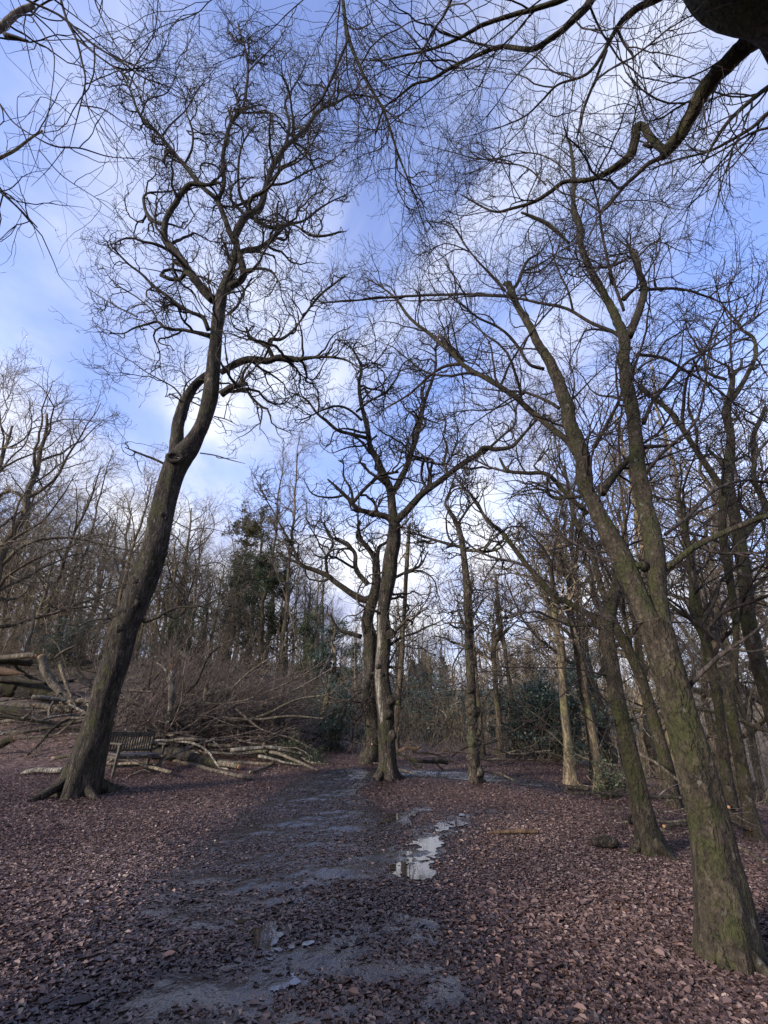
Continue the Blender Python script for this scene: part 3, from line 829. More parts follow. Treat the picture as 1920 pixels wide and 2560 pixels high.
# ---- second beech
hero('beech_tree', 'slimmer mossy beech with a curved trunk just behind the great beech', 'tree',
     'L 520,2090,165 470,1900,112 415,1650,102 360,1400,96 315,1200,88 285,1000,84 258,850,86 270,740,84 300,620,64 330,500,52 340,380,44',
     [('L 235,800,50 200,770,42 120,720,36 0,650,30 A 1210,1300,15 1170,1255,13 1130,1205,11 1085,1145,10 1050,1118,8 1030,1080,5', .2),
      ('L 225,815,30 160,800,22 60,805,16 0,780,10 A 1160,1320,6', -.2), ('D 745,1585,26 640,1490,24 540,1390,22 430,1385,20 340,1375,17 300,1310,12', .2, 7.3),
      ('D 545,1390,14 560,1450,12', .1, 7.3), ('L 320,520,30 300,430,28 250,330,26 190,200,24 150,100,20 D 560,1500,18 540,1380,12', .4),
      ('L 330,1290,12 250,1370,9 140,1310,6 100,1290,3', -.3), ('L 380,1330,10 460,1310,8', -.2), ('L 250,1080,12 120,1050,9 0,1040,5 A 1080,1440,4', -.3)],
     M['beech'], M['beech_twig'], scaled(BEECH, .95, 1.15, .0034), 43, lean=.12, flare=(.35, .3, 5), roots=4, t0trunk=.55, maxr=.12, base_px=(1655, 2135), root_len=.8)

# ---- woodland trees standing on the right slope
RIGHT = [
 ('dark trunk cut by the right edge of the frame below the crooked crown', 'L 1290,1800,105 1230,1500,100 1150,1200,95 1090,1000,92 1050,820,92 1025,600,84 1000,400,78 975,250,74 945,100,68 930,0,66 D 1470,1200,48 1450,1080,44 1475,950,34 1480,880,30',
  [('D 1475,1010,30 1530,930,26 1590,800,24 1585,700,20 1510,640,15 1540,560,10', .1), ('L 1010,310,60 1060,250,46 1130,160,42 1110,80,38 1070,0,34 D 1590,1300,30 1590,1200,28 1650,1050,22', .2), ('D 1470,900,20 1520,840,18 1525,805,12', -.1),
   ('D 1480,880,14 1470,760,12 1470,600,9 1450,440,6', .1), ('L 1060,600,30 1110,560,26 1150,520,20', .1), ('L 1040,520,20 1100,480,16 1150,490,12', -.1)], 9.0, (1978, 2060)),
 ('mossy trunk with a forked left arm on the slope at far right', 'L 1085,1995,100 1040,1800,74 990,1500,70 960,1350,66 930,1200,58 960,1050,44 975,850,42 960,700,44 930,500,52 900,300,50 900,150,48 D 1430,1470,48',
  [('D 1430,1460,36 1350,1350,34 1240,1180,31 1150,1060,28 1060,980,21 1020,930,13 1040,880,7', .1), ('D 1425,1450,24 1430,1350,20 1360,1260,14 1350,1230,8', .2), ('L 880,1100,26 840,1030,34 800,900,36 740,750,34 720,560,30 700,440,20', .2), ('D 1450,910,18 1350,870,15 1330,760,11 1290,690,7', .1, 11)], None, None),
 ('mossy trunk rising left of the forked arm tree on the right slope', 'L 965,1900,86 915,1600,62 890,1350,58 860,1150,54 830,1000,60 800,850,58 760,700,52 740,560,46 720,420,40 690,250,30 680,120,22',
  [('L 800,860,36 720,770,30 640,720,24 600,680,16', .1), ('L 735,540,22 790,480,18 860,400,12', .2), ('L 700,300,14 720,150,10 730,20,6', .2)], None, None),
 ('leaning mossy trunk half hidden behind the great beech', 'L 635,1815,86 590,1600,76 540,1400,66 480,1200,60 430,1050,62 370,920,58 310,820,52 270,700,40 230,600,36 190,450,32 140,330,26 60,180,20',
  [('L 400,1010,30 380,880,30 350,740,26 340,600,20', .1), ('L 190,470,18 180,350,15 170,250,8', .2)], None, None),
 ('pale trunk standing alone left of the slim mossy beech', 'L 205,1690,72 190,1500,58 160,1300,54 130,1150,50 105,980,44 80,850,42 50,700,36 A 1230,1260,14 1215,1200,11 1200,1120,8',
  [('L 75,830,20 30,760,15 0,700,10', .1), ('L 95,930,18 140,880,14 200,860,8', -.1), ('A 1225,1250,8 1195,1215,6 1160,1190,3', .1)], None, None),
 ('bark-shedding trunk with a flared foot beside the blue green holly', 'L 65,1690,70 45,1450,54 25,1250,48 12,1050,44 5,900,42 A 1205,1375,15 1198,1330,13 1195,1270,11 1180,1180,8',
  [('A 1205,1370,7 1180,1340,6 1150,1330,4', -.1), ('A 1200,1340,7 1230,1290,5 1260,1240,3', .1), ('A 1196,1280,6 1150,1240,5 1120,1180,3', .1)], None, None),
 ('brown trunk with a dark broken foot in front of the holly', 'K 1495,1370,62 1480,1150,56 1475,1000,50 1450,800,42 1440,600,40 1430,400,42 A 1080,1360,12 1070,1300,9',
  [('K 1420,450,24 1360,360,18 1290,300,12', .1), ('K 1440,380,24 1490,330,20 1560,250,16 1659,150,9', .1), ('K 1430,400,22 1420,280,18 1460,180,12', .2)], None, None),
 ('thin greenish trunk paired with the broken-footed brown trunk', 'K 1625,1330,48 1600,1050,40 1580,800,36 1550,600,34 1525,400,34 1500,250,26 A 1075,1290,8 1070,1240,5',
  [('K 1530,420,18 1480,330,14 1440,250,10', -.1), ('K 1545,500,16 1600,460,12 1659,440,8', .1)], None, None),
 ('pale straight trunk close behind the burred trunk', 'K 1335,1350,46 1320,1100,42 1300,900,36 1285,700,32 A 1018,1340,8 1015,1260,6', [('A 1018,1340,5 1040,1300,4 1060,1280,2', .1)], None, None),
 ('grey trunk showing just right of the centre oak', 'K 595,1330,44 590,1100,48 610,850,52 625,650,48 640,450,44 650,250,36 A 880,1200,9 885,1130,6',
  [('K 650,260,20 690,200,18 760,140,14 860,70,8', .1), ('K 640,250,18 610,120,15 610,30,9', .1)], None, None),
]
for k, (lab, tr, lm, Yk, bp) in enumerate(RIGHT):
    px0, _ = trace(tr)
    if Yk is None:
        bb = hit(px0[0, 0], px0[0, 1]); Yk = bb[1]
    hero('woodland_tree', lab, 'tree', tr, lm, M['beech'] if k < 4 else M['wood'], M['beech_twig'] if k < 4 else M['wood_twig'],
         scaled(BEECH if k < 4 else OAK, 1.25 if k < 4 else .9, 1.0, .0045), 60 + k, lean=.04, flare=(.45, .3, 5), t0trunk=.5, maxr=.2, Y=float(Yk), kseg=16)

# ---- trees outside the frame whose limbs hang over the picture
def overhang(name, label, pts, rad, limbs, seed, spec, bark_m, twig_m, burrs=()):
    rng = np.random.default_rng(seed)
    pts = np.asarray(pts, float); base = pts[0].copy(); base[2] = float(hgt(*base[:2]))
    rt = root(name, label, 'tree', base)
    # smooth trunk
    s = np.linspace(0, len(pts) - 1, 90); i = np.arange(len(pts))
    p = np.stack([np.interp(s, i, pts[:, a]) for a in range(3)], -1)
    for _ in range(4): p[1:-1] = (p[:-2] + 2 * p[1:-1] + p[2:]) / 4
    r = np.interp(s, i, rad)
    g1 = Geo(); g1.one(np.concatenate([[p[0] - [0, 0, .3]], p]), np.concatenate([[r[0]], r]), 32, lump=.17, seed=seed, flare=flare_fn(base[2], .5, .35, 5, seed))
    g1.build('trunk', bark_m, rt)
    if len(burrs):
        for q, d, sz in burrs:
            burr_part(rt, np.asarray(q, float), norm(np.asarray(d, float)), sz * 1.15, int(sz * 999), bark_m)
    lines = []; known = []
    for k, (sp, Y0, ln) in enumerate(limbs):
        qx, qw = trace(sp)
        joined = k in JOIN[seed]
        if not joined:
            best = (1e9, Y0)
            for kx, ky in known:
                dd = np.hypot(kx[:, 0] - qx[0, 0], kx[:, 1] - qx[0, 1]); jj = dd.argmin()
                if dd[jj] < best[0]: best = (dd[jj], ky[jj])
            Y0 = best[1]
        qp, qr, qY = lift(qx, qw, Y0, ln)
        known.append((qx, qY))
        qp = qp + np.cumsum(rng.normal(size=qp.shape), 0) * qr[:, None] * .05
        # join to the trunk
        if joined:
            j = np.linalg.norm(p - qp[0], axis=1).argmin()
            mid = .5 * (p[j] + qp[0]) + [0, 0, .15]
            a = np.linspace(0, 1, 8)[:-1, None]
            con = (1 - a) ** 2 * p[j] + 2 * a * (1 - a) * mid + a * a * qp[0]
            qp = np.concatenate([con, qp]); qr = np.concatenate([np.linspace(qr[0] * 1.3, qr[0], 7), qr])
        g3_ = Geo(); g3_.one(qp, qr, 12, lump=.06, seed=seed + k)
        g3_.build('limb', bark_m if qr.max() > .02 else twig_m, rt)
        lines.append((qp, qr))
    gc = Geo(); crown_from(lines, spec, rng, gc); gc.build('crown', twig_m, rt)
JOIN = {51: (0, 5, 6, 7, 10, 12, 13, 14, 16), 52: (0, 2, 3, 4, 6, 8, 11, 13, 15)}
b0 = P(1990, 40, 1.5)[0]
overhang('beech_tree', 'dark overhanging trunk with a heavy burr filling the top right corner',
         [(3.3, .55, -.1), (3.2, .7, 1.5), (3.0, 1.0, 3.2), (2.95, 1.25, 4.85), (2.30, 1.42, 5.78), (2.0, 1.3, 7.1), (2.3, 1.0, 8.6), (2.1, .8, 10.5), (2.0, .7, 12.5)],
         [.32, .29, .27, .26, .25, .19, .14, .10, .05],
         [('F 1680,60,120 1630,130,100 1560,200,84 1490,270,78 1420,340,72 1365,430,64 1335,500,58 1290,580,54 1240,645,52 1215,660,50', 1.55, .55),
          ('F 1225,655,44 1185,630,42 1140,580,40 1115,545,38 1090,560,38 1075,620,42 1060,680,40 1000,730,32 920,775,26 850,785,22 770,790,20 700,840,18 640,875,17 540,905,14 470,915,11 380,870,8 330,840,4', 2.9, .3),
          ('F 1200,680,22 1140,710,20 1085,760,17 1040,800,15 1000,850,13 945,910,12 900,890,10 850,855,9 770,830,7 700,770,5', 2.95, .2),
          ('F 1120,620,24 1160,640,18', 2.9, .1),
          ('F 1330,430,9 1260,470,9 1200,510,8 1130,520,7 1100,450,7 1070,560,6', 2.3, .2),
          ('F 940,-90,40 895,0,38 850,60,34 780,125,30 690,190,28 640,215,28 580,212,26 500,205,24 400,240,21 290,292,19 200,345,16 130,365,13 60,420,10 0,470,8 A 810,290,5', 1.9, .25),
          ('F 840,-40,34 760,0,32 650,40,28 550,70,25 430,110,22 340,160,18 220,210,15 70,245,11 0,260,8 A 800,130,5', 1.8, .25),
          ('F 1260,-60,44 1170,0,42 1090,40,32 1040,80,26 1000,130,20 940,240,17 900,300,14 850,335,13 750,370,11 680,440,9 600,510,7 450,570,4', 1.9, .35),
          ('F 1010,130,16 1040,190,14 1075,240,11 1080,280,8', 2.1, .2), ('F 960,220,14 920,330,12 890,400,12 860,480,11 850,540,9 830,600,6', 2.2, .3),
          ('A 725,-60,8 740,0,8 752,80,8 790,170,7 830,240,6 860,330,5 900,430,3', 2.2, .3), ('A 752,85,6 720,160,6 690,220,5 650,260,3', 2.3, .2),
          ('F 300,-30,16 280,20,14 250,80,11 200,150,9 175,220,6', 1.9, .1), ('F 1760,320,26 1659,375,22 1560,450,18 1480,530,15 1420,620,12 1380,700,8', 2.1, .3),
          ('F 1760,440,24 1659,485,20 1600,540,16 1500,600,14 1400,650,11 1250,690,9 1150,730,5', 2.6, .3), ('F 1720,540,14 1600,570,11 1480,640,9 1330,720,6', 3.0, .3),
          ('E 1659,560,6 1590,560,5', 2.6, .1)],
         51, scaled(BEECH, .62, 1.15, .0013, .42), M['beech'], M['beech_twig'],
         burrs=[((2.36 - .12 * q + .10 * math.cos(q * 1.9), 1.36 - .2 * abs(math.cos(q * 1.1)), 5.45 + .13 * q + .1 * math.sin(q * 2.1)), (-.7, -.5 * math.cos(q * 2.3), -.5 + .5 * math.sin(q * 1.7)), .10 + .045 * (q % 3)) for q in range(6)])
overhang('beech_tree', 'overhanging tree with cut grey limb ends and thin twigs at the top left', 
         [(-4.6, 1.3, -.1), (-4.6, 1.35, 1.5), (-4.5, 1.4, 3.2), (-4.4, 1.5, 5.0), (-4.3, 1.55, 7.0), (-4.2, 1.6, 9.0), (-4.1, 1.6, 11)],
         [.26, .22, .20, .18, .15, .11, .05],
         [('E -80,150,52 0,125,50 60,75,46 110,45,42 142,28,38', 1.7, .1), ('E 20,150,26 60,160,22 122,178,12', 1.7, .1),
          ('E -80,730,24 0,685,20 70,650,18 130,600,15 183,565,13', 2.6, .1), ('E -60,780,8 0,830,8 80,900,8 160,982,5', 2.6, .05),
          ('E 240,-60,11 262,0,11 290,90,11 330,170,10 358,280,9 370,350,8 350,450,7 320,560,5 300,640,3', 1.7, .15), ('E 332,168,9 430,245,8 540,325,7 620,400,5 700,470,3', 1.8, .15),
          ('E 60,-40,12 130,5,11 270,75,10 400,190,9 530,270,8 620,335,7 750,385,5 850,470,3', 1.6, .2), ('E 345,455,7 440,470,6 520,520,5 600,580,3', 1.9, .15),
          ('E -60,380,7 0,450,7 60,530,6 150,590,5 240,632,8 350,640,7 470,675,5 600,685,3', 2.5, .1), ('E 130,65,6 190,150,6 235,250,5 215,460,4 190,580,3', 1.6, .1),
          ('E 170,650,4 270,760,4 420,860,3 530,950,2', 2.6, .1), ('E 400,-40,6 420,30,6 480,160,5 560,300,4', 1.7, .15), ('E 280,640,5 210,730,4 135,805,2', 2.4, .1),
          ('E 960,-30,6 900,10,6 855,55,6 770,90,5 690,120,5 560,190,3', 1.8, .2), ('E 860,60,5 860,150,4', 1.8, .2), ('E 1320,-10,6 1240,60,6 1170,130,5 1040,230,4 920,280,3', 1.9, .2)],
         52, scaled(BEECH, .5, .5, .0012, .45), M['wood'], M['beech_twig'])

# ------------------------------------------------------------------ bench
def bench(px, rotz, roll):
    b = hit(*px)
    rt = root('garden_bench', 'weathered wooden bench tilted against the foot of the brush pile', 'bench', b)
    rt.rotation_euler = (0, roll, rotz)
    rt.scale = (.86, .86, .86)
    Lh, D = .62, .50
    z = np.zeros(3)
    def piece(name, boxes, mat):
        g_ = Geo()
        for c, sz in boxes: g_.box(c, sz)
        o = g_.build(name, mat, rt, smooth=False, origin=z)
        o.location = (0, 0, 0)
        bv = o.modifiers.new('bevel', 'BEVEL'); bv.width = .006; bv.segments = 2
        return o
    for sx in (-1, 1):
        piece('leg', [((sx * Lh, -D / 2, .24), (.065, .06, .80))], M['teak'])
        lg = piece('leg', [((sx * Lh, D / 2 + .02, .36), (.065, .06, 1.06))], M['teak'])
        piece('armrest', [((sx * Lh, -.06, .665), (.105, D + .12, .042))], M['teak'])
        piece('side_rail', [((sx * Lh, 0, .36), (.04, D - .06, .07))], M['teak'])
    piece('seat', [((0, -D / 2 + .045 + i * .092, .43), (2 * Lh - .07, .076, .026)) for i in range(5)], M['seatwood'])
    piece('seat_rail', [((0, -D / 2 + .0, .37), (2 * Lh - .066, .03, .075))], M['teak'])
    piece('back_rail', [((0, D / 2 + .02, .875), (2 * Lh + .06, .05, .10))], M['teak'])
    piece('lower_back_rail', [((0, D / 2 + .02, .50), (2 * Lh - .066, .036, .06))], M['teak'])
    piece('backrest', [((-Lh + .09 + i * (2 * Lh - .18) / 15, D / 2 + .02, .678), (.042, .018, .293)) for i in range(16)], M['teak'])
    piece('stretcher', [((0, .0, .16), (2 * Lh - .066, .04, .05))], M['teak'])
bench((326, 1932), RAD(60), RAD(4))

# ------------------------------------------------------------------ fallen timber and cut branches
def log(label, spec, off=-.15, lean=0.0, mat='dead', cut=(), name='fallen_log', cat='log', Y=None, lump=.07, k=12, group=None, cutmat='cut', twigs=None, seed=0, sit=False, torn=None, gnd=None):
    qx, qw = trace(spec, 6)
    if Y is None:
        i = qx[:, 1].argmax()
        hh = hit(qx[i, 0], qx[i, 1] + qw[i] * .4); Y = hh[1] + off
    if gnd:
        h0, h1 = hit(qx[0, 0], qx[0, 1] + qw[0] * .3), hit(qx[-1, 0], qx[-1, 1] + qw[-1] * .3)
        Ys_ = np.linspace(h0[1], h1[1], len(qx)) - gnd
        p, t_ = P(qx[:, 0], qx[:, 1], Ys_); r = .5 * qw * t_ / F
    else:
        p, r, _ = lift(qx, qw, Y, lean)
    rng = np.random.default_rng(seed + len(spec))
    if sit:     # lies on the ground
        p[:, 2] = hgt(p[:, 0], p[:, 1]) + r * .9 + .035
    p = p + np.cumsum(rng.normal(size=p.shape), 0) * r[:, None] * .06
    b = p[len(p) // 2].copy(); b[2] = float(hgt(b[0], b[1]))
    rt = root(name, label, cat, b, group)
    g1 = Geo(); g1.one(p, r, k, lump=lump, seed=seed + len(spec)); g1.build('stem', M[mat], rt)
    for e in cut:
        q, q2, rr = (p[0], p[1], r[0]) if e == 0 else (p[-1], p[-2], r[-1])
        d = norm(q - q2); g2 = Geo(); g2.one([q - d * .02, q + d * rr * .14], [rr * .97, rr * .90], 14, lump=.03)
        g2.build('cut_end', M[cutmat], rt)
    if torn is not None:
        q, q2, rr = (p[0], p[1], r[0]) if torn == 0 else (p[-1], p[-2], r[-1])
        d = norm(q - q2)
        for a in range(6):
            off_ = rng.normal(size=3) * rr * .4
            g2 = Geo(); ln = rr * rng.uniform(1.2, 4.0)
            g2.one([q + off_ - d * rr, q + off_ + d * ln * .4, q + off_ * 1.6 + d * ln + rng.normal(size=3) * rr * .3], [rr * .5, rr * .34, rr * .03], 6, lump=.15, seed=a)
            g2.build('splinter', M['torn'], rt)
    if twigs:
        gc = Geo(); crown_from([(p, r)], twigs, rng, gc)
        if gc.n: gc.build('twig_sprays', M['brush'], rt)
    return p, r
TW = [dict(spacing=.45, lmin=.4, lmax=1.5, ang=42, n=8, jit=.13, trop=.02, k=4, tip=.003), dict(spacing=.25, lmin=.2, lmax=.7, ang=40, n=6, jit=.15, trop=.0, k=3, tip=.0028), dict(spacing=.18, lmin=.1, lmax=.35, ang=40, n=4, jit=.15, trop=.0, k=3, tip=.0026)]
log('thick mossy fallen trunk lying across the bank at the left edge', 'H -120,400,86 0,402,84 100,405,78 210,420,62 330,445,44', -.3, .05, 'beech', k=18)
log('grey log lying under the thick mossy fallen trunk', 'H -80,455,26 60,457,30 160,462,28 310,478,24', -.5)
log('stout half buried log lowest on the left bank', 'H -60,470,40 40,482,44 130,505,40 215,535,22', -.5, mat='beech')
log('crooked upright fork with a red cut top above the fallen trunk', 'H 178,245,40 195,310,42 225,370,44 270,415,40 325,445,34', -.7, mat='dead', cut=(0,))
log('long bowed branch resting along the top of the timber on the left bank', 'H -90,255,20 0,252,22 70,243,24 130,240,24 152,246,20', -.2, Y=17.5, cut=(1,))
log('greenish limb lying just under the long bowed branch', 'H -80,258,30 20,262,34 130,275,30', .1, Y=17.9, mat='beech')
log('orange torn limb with splintered heartwood at the left edge', 'H -140,300,34 -60,302,36 0,306,34 50,313,26 100,320,9', .1, mat='torn', Y=17.3, torn=1, lump=.2)
log('dark flat slab of bark under the orange torn limb', 'H -100,335,26 60,340,26 150,350,20 200,355,10', .2, Y=17.4, mat='oak')
log('thin leaning pole propped against the fallen trunk', 'H 258,280,20 275,330,18 300,400,16 335,480,9', -.9)
log('dead bent branch sloping down toward the leaning oak from the left', 'H 310,310,16 350,345,18 400,372,20 415,380,16', -.3)
log('thin bough poking up from the timber beside the leaning oak', 'H 240,250,12 270,225,10 335,192,5', .2, Y=17.0)
log('upright grey pole standing at the far left behind the timber', 'H 105,240,18 125,170,18 140,110,16 150,40,10', .2, Y=18.4, twigs=TW[:2])
log('snapped upright stump with two pale splinters on top', 'H 728,545,30 735,480,28 735,420,32 738,350,34 742,310,28', -.2, name='broken_stump', cat='stump', torn=1, mat='pale', Y=13.9)
log('pale strip of split wood hanging off the snapped upright stump', 'H 722,312,14 705,290,10 678,272,5', 0, Y=13.8, mat='pale')
log('small broken snag half hidden in the twigs right of the snapped stump', 'H 885,440,20 890,400,22 893,372,16', -.2, name='broken_stump', cat='stump', torn=1, Y=14.3)
log('long straight pale pole running down from behind the bench', 'H 600,615,30 660,645,27 720,678,25 830,712,22 950,745,18 1085,768,13', -.1, mat='dead', gnd=.35)
log('cut log with an orange end resting on the bench back', 'H 560,622,24 600,610,27 632,600,30', -.2, cut=(1,), Y=12.75)
log('thick dark trunk lying behind the long pale pole', 'H 610,655,44 740,660,46 860,685,42 1000,712,30', .1, mat='oak', gnd=.35)
log('grey log lying lowest behind the long pale pole toward the path', 'H 855,690,24 930,705,24 1035,724,22', -.1, cut=(1,), gnd=.35)
log('slim pole lying over the dark trunk with its tip toward the path', 'H 830,672,18 900,685,16 1000,697,14 1100,703,12 1185,706,8', -.1, gnd=.35)
log('short red stub with an orange cut top standing from the dark trunk', 'H 842,695,24 855,675,22 870,656,22', 0, cut=(1,), mat='torn', Y=12.7)
log('thin torn stub standing up behind the orange topped stub', 'H 885,650,9 886,632,9 884,614,7', 0, torn=1, Y=13.2, mat='torn')
log('long branch sloping down to the path end of the brush pile', 'H 1050,655,11 1170,660,13 1260,690,12 1370,738,10', -.1, cut=(1,), gnd=.35)
log('leaning stub with an orange cut top near the path end of the pile', 'H 1138,620,16 1152,650,16 1172,698,15', 0, cut=(0,), Y=13.35)
log('forked stick lying low in the brush toward the path', 'H 1080,745,12 1130,730,12 1185,706,8', 0, gnd=.35)
log('short broken piece lying across the stubs in mid pile', 'H 900,625,16 960,630,16 1035,633,12', 0, Y=13.5)
log('pair of stacked poles lying level behind the bench, upper one', 'H 470,574,12 560,578,12 620,585,13 700,578,11 790,572,9', 0, Y=14.0)
log('crooked pole lying level just under the upper pole behind the bench', 'H 300,580,13 440,588,12 560,590,12 700,588,9', 0, Y=13.7)
log('log with an orange sawn end on the bank above the poles', 'H 660,535,18 720,528,20 812,523,20', 0, cut=(1,), Y=14.6)
log('thin log with a reddish end right of the sawn log', 'H 840,540,11 875,537,12 905,534,12', 0, cut=(1,), Y=14.6)
log('greenish curved root like branch left of the snapped stump', 'H 515,495,18 540,460,20 580,440,18 640,455,10', 0, Y=15, mat='beech')
log('weathered log lying in the leaves at the left foot of the leaning oak', 'H 90,752,8 120,742,22 180,738,28 240,740,26 275,735,22', 0, sit=False, mat='pale', name='fallen_log')
log('low mossy lump of timber at the far left edge of the leaves', 'H -40,645,30 20,610,34 60,595,26', 0, cut=(1,), mat='beech', Y=13.5)
# fallen branches spraying towards the path
sprays = [('dark bare bough arching up and right over the brush', 'H 735,530,12 780,430,13 850,350,13 895,250,11 960,192,9 1080,140,5', 13.7, 'oak'),
          ('long pale bough rising from mid pile toward the ivy clad tree', 'H 880,500,12 960,430,11 1050,335,10 1120,280,8 1190,240,5', 14.2, 'dead'),
          ('pale bough stretching level then rising to the tip of the brush pile', 'H 960,505,13 1050,520,13 1150,492,12 1280,430,9 1400,410,7 1510,378,4', 13.6, 'dead'),
          ('low level bough with a drooping tip in the brush pile', 'H 1000,512,12 1120,515,11 1250,500,9 1400,512,5', 13.4, 'dead'),
          ('slanting bough crossing the middle of the brush pile', 'H 850,440,10 950,450,10 1100,420,9 1300,330,6 1400,262,4', 13.9, 'dead'),
          ('pale twiggy bough leaning from the snapped stump to the right', 'H 760,500,10 850,440,9 960,390,8 1060,370,5', 14.4, 'dead'),
          ('bough drooping toward the path from the dark heart of the brush', 'H 1020,470,10 1130,560,9 1260,600,8 1340,640,4', 13.2, 'dead'),
          ('thin pole slanting left to right behind the snapped stump', 'H 560,390,10 650,395,10 720,400,9 860,410,6', 14.9, 'dead'),
          ('pole slanting down to the right above the bench', 'H 520,410,13 580,440,12 660,480,11 720,530,7', 14.6, 'dead'),
          ('grey branch leaning up beside the trunk of the leaning oak', 'H 640,400,9 650,330,9 662,255,5', 14.9, 'oak'),
          ('slender bough bending over the top right of the brush', 'H 1100,450,10 1250,400,9 1380,330,7 1500,250,4', 14.3, 'brush'),
          ('crooked stick rising steeply at the left of the snapped stump', 'H 560,470,9 600,420,9 640,350,7 700,240,4', 15, 'dead')]
for k, (lab, sp_, Y_, mt) in enumerate(sprays):
    log(lab, sp_, Y=Y_, mat=mt, name='fallen_branch', cat='branch', twigs=TW, seed=k, group='cut branches in the brush pile', k=8)
# brushwood mass
rb = np.random.default_rng(17)
def walk(base, d, ln, n, jit, trop, rng):
    m = len(base); out = np.empty((m, n, 3)); out[:, 0] = base
    d = norm(d); bend = rng.normal(size=(m, 3)) * jit * .4
    for k in range(1, n):
        out[:, k] = out[:, k - 1] + d * (ln / (n - 1))[:, None]
        d = norm(d + rng.normal(size=(m, 3)) * jit + bend + np.array([0, 0, trop]))
    return out
nb = 430
bx = rb.uniform(-8.6, -3.4, nb); by = 13.7 + rb.uniform(0, 3.4, nb) + np.maximum(0, bx + 3.0) * 1.2
bz = hgt(bx, by) + rb.uniform(0, .9, nb) * np.clip((bx + 10) / 5, .3, 1)
dd = np.stack([rb.normal(.8, .5, nb), rb.normal(-.12, .5, nb), rb.normal(.28, .30, nb)], -1)
ll = rb.uniform(1.2, 3.4, nb) * np.clip(1.25 - (bx + 8.6) / 9, .6, 1.2)
bp = walk(np.stack([bx, by, bz], -1), dd, ll, 12, .07, .0, rb)
br = ((.004 + .0055 * ll) * rb.lognormal(0, .4, nb))[:, None] * np.linspace(1, .25, 12)[None] + 0 * bp[:, :, 0]
bp[..., 2] = np.maximum(bp[..., 2], hgt(bp[..., 0], bp[..., 1]) + .03)
gb_ = Geo(); gb_.tubes(bp, br, 5)
lines_ = [(bp, br)]
def levels(p, r, spec, rng, geo):
    for lv in spec:
        kw = {a: b for a, b in lv.items() if a != 'k'}
        p, r = spawn(p, r, rng=rng, **kw)
        geo.tubes(p, r, lv['k'])
levels(bp, br, [dict(spacing=.20, lmin=.3, lmax=1.1, ang=35, n=7, jit=.13, trop=.02, k=3, tip=.003, dirbias=(.5, 0, .4)), dict(spacing=.16, lmin=.15, lmax=.55, ang=36, n=5, jit=.15, trop=.02, k=3, tip=.0028)], rb, gb_)
tag(gb_.build('brushwood', M['brush']), 'heap of purple brown brushwood twigs behind the bench', kind='stuff')

def scatter_timber(n, region, lr, rr, label, group, seed, mats, dirn, tw=None, up=.06):
    rng = np.random.default_rng(seed)
    for k in range(n):
        u, v = rng.uniform(region[0], region[2]), rng.uniform(region[1], region[3])
        b = hit(u, v); ln = rng.uniform(*lr); a = RAD(rng.normal(dirn, 28)) + (math.pi if rng.random() < .4 else 0)
        r0_ = rng.uniform(*rr) * (.6 + .4 * ln / lr[1])
        p = walk(np.array([b]) - [[.5 * ln * math.cos(a), .5 * ln * math.sin(a), 0]], np.array([[math.cos(a), math.sin(a), rng.normal(up, .12)]]), np.array([ln]), 12, .11, 0, rng)[0]
        g_ = hgt(p[:, 0], p[:, 1]); p[:, 2] += b[2] - p[len(p) // 2, 2] + rng.uniform(.05, .45)
        p[:, 2] = np.maximum(p[:, 2], g_ + r0_ * .7)
        r = r0_ * np.linspace(1, rng.uniform(.35, .7), 12)
        rt = root('fallen_branch', label, 'branch', b, group)
        g1 = Geo(); g1.one(p, r, 9, lump=.12, seed=seed * 50 + k); g1.build('stem', M[mats[k % len(mats)]], rt)
        for e in (0, 1):
            if rng.random() < .4:
                q, q2, rr_ = (p[0], p[1], r[0]) if e == 0 else (p[-1], p[-2], r[-1])
                d = norm(q - q2); g2 = Geo(); g2.one([q - d * .02, q + d * rr_ * .14], [rr_ * .97, rr_ * .88], 12); g2.build('cut_end', M['cut'], rt)
        if tw:
            gc = Geo(); crown_from([(p, r)], tw, rng, gc)
            if gc.n > 250: gc.build('twig_sprays', M['brush'], rt)
scatter_timber(52, (-40, 1640, 275, 1850), (1.4, 5.0), (.025, .10), 'grey fallen branch in the tangle of timber left of the leaning oak', 'fallen branches left of the leaning oak', 71, ['dead', 'dead', 'beech', 'pale'], 10, TW[:2], .08)
scatter_timber(46, (290, 1800, 800, 1930), (.9, 3.8), (.018, .062), 'pale cut branch lying along the foot of the brush pile', 'cut branches at the foot of the brush pile', 72, ['dead', 'pale', 'dead'], -8, TW[:1], .03)
scatter_timber(16, (980, 1895, 1460, 1935), (.6, 2.0), (.015, .05), 'small fallen branch in the litter along the far edge of the clearing', 'fallen branches at the far edge', 73, ['dead', 'oak'], 0, None, .02)
scatter_timber(12, (1560, 1985, 1900, 2090), (.8, 2.2), (.012, .035), 'dead branch lying among the trunks on the right slope', 'dead branches on the right slope', 74, ['dead', 'oak'], 20, TW[:2], .05)

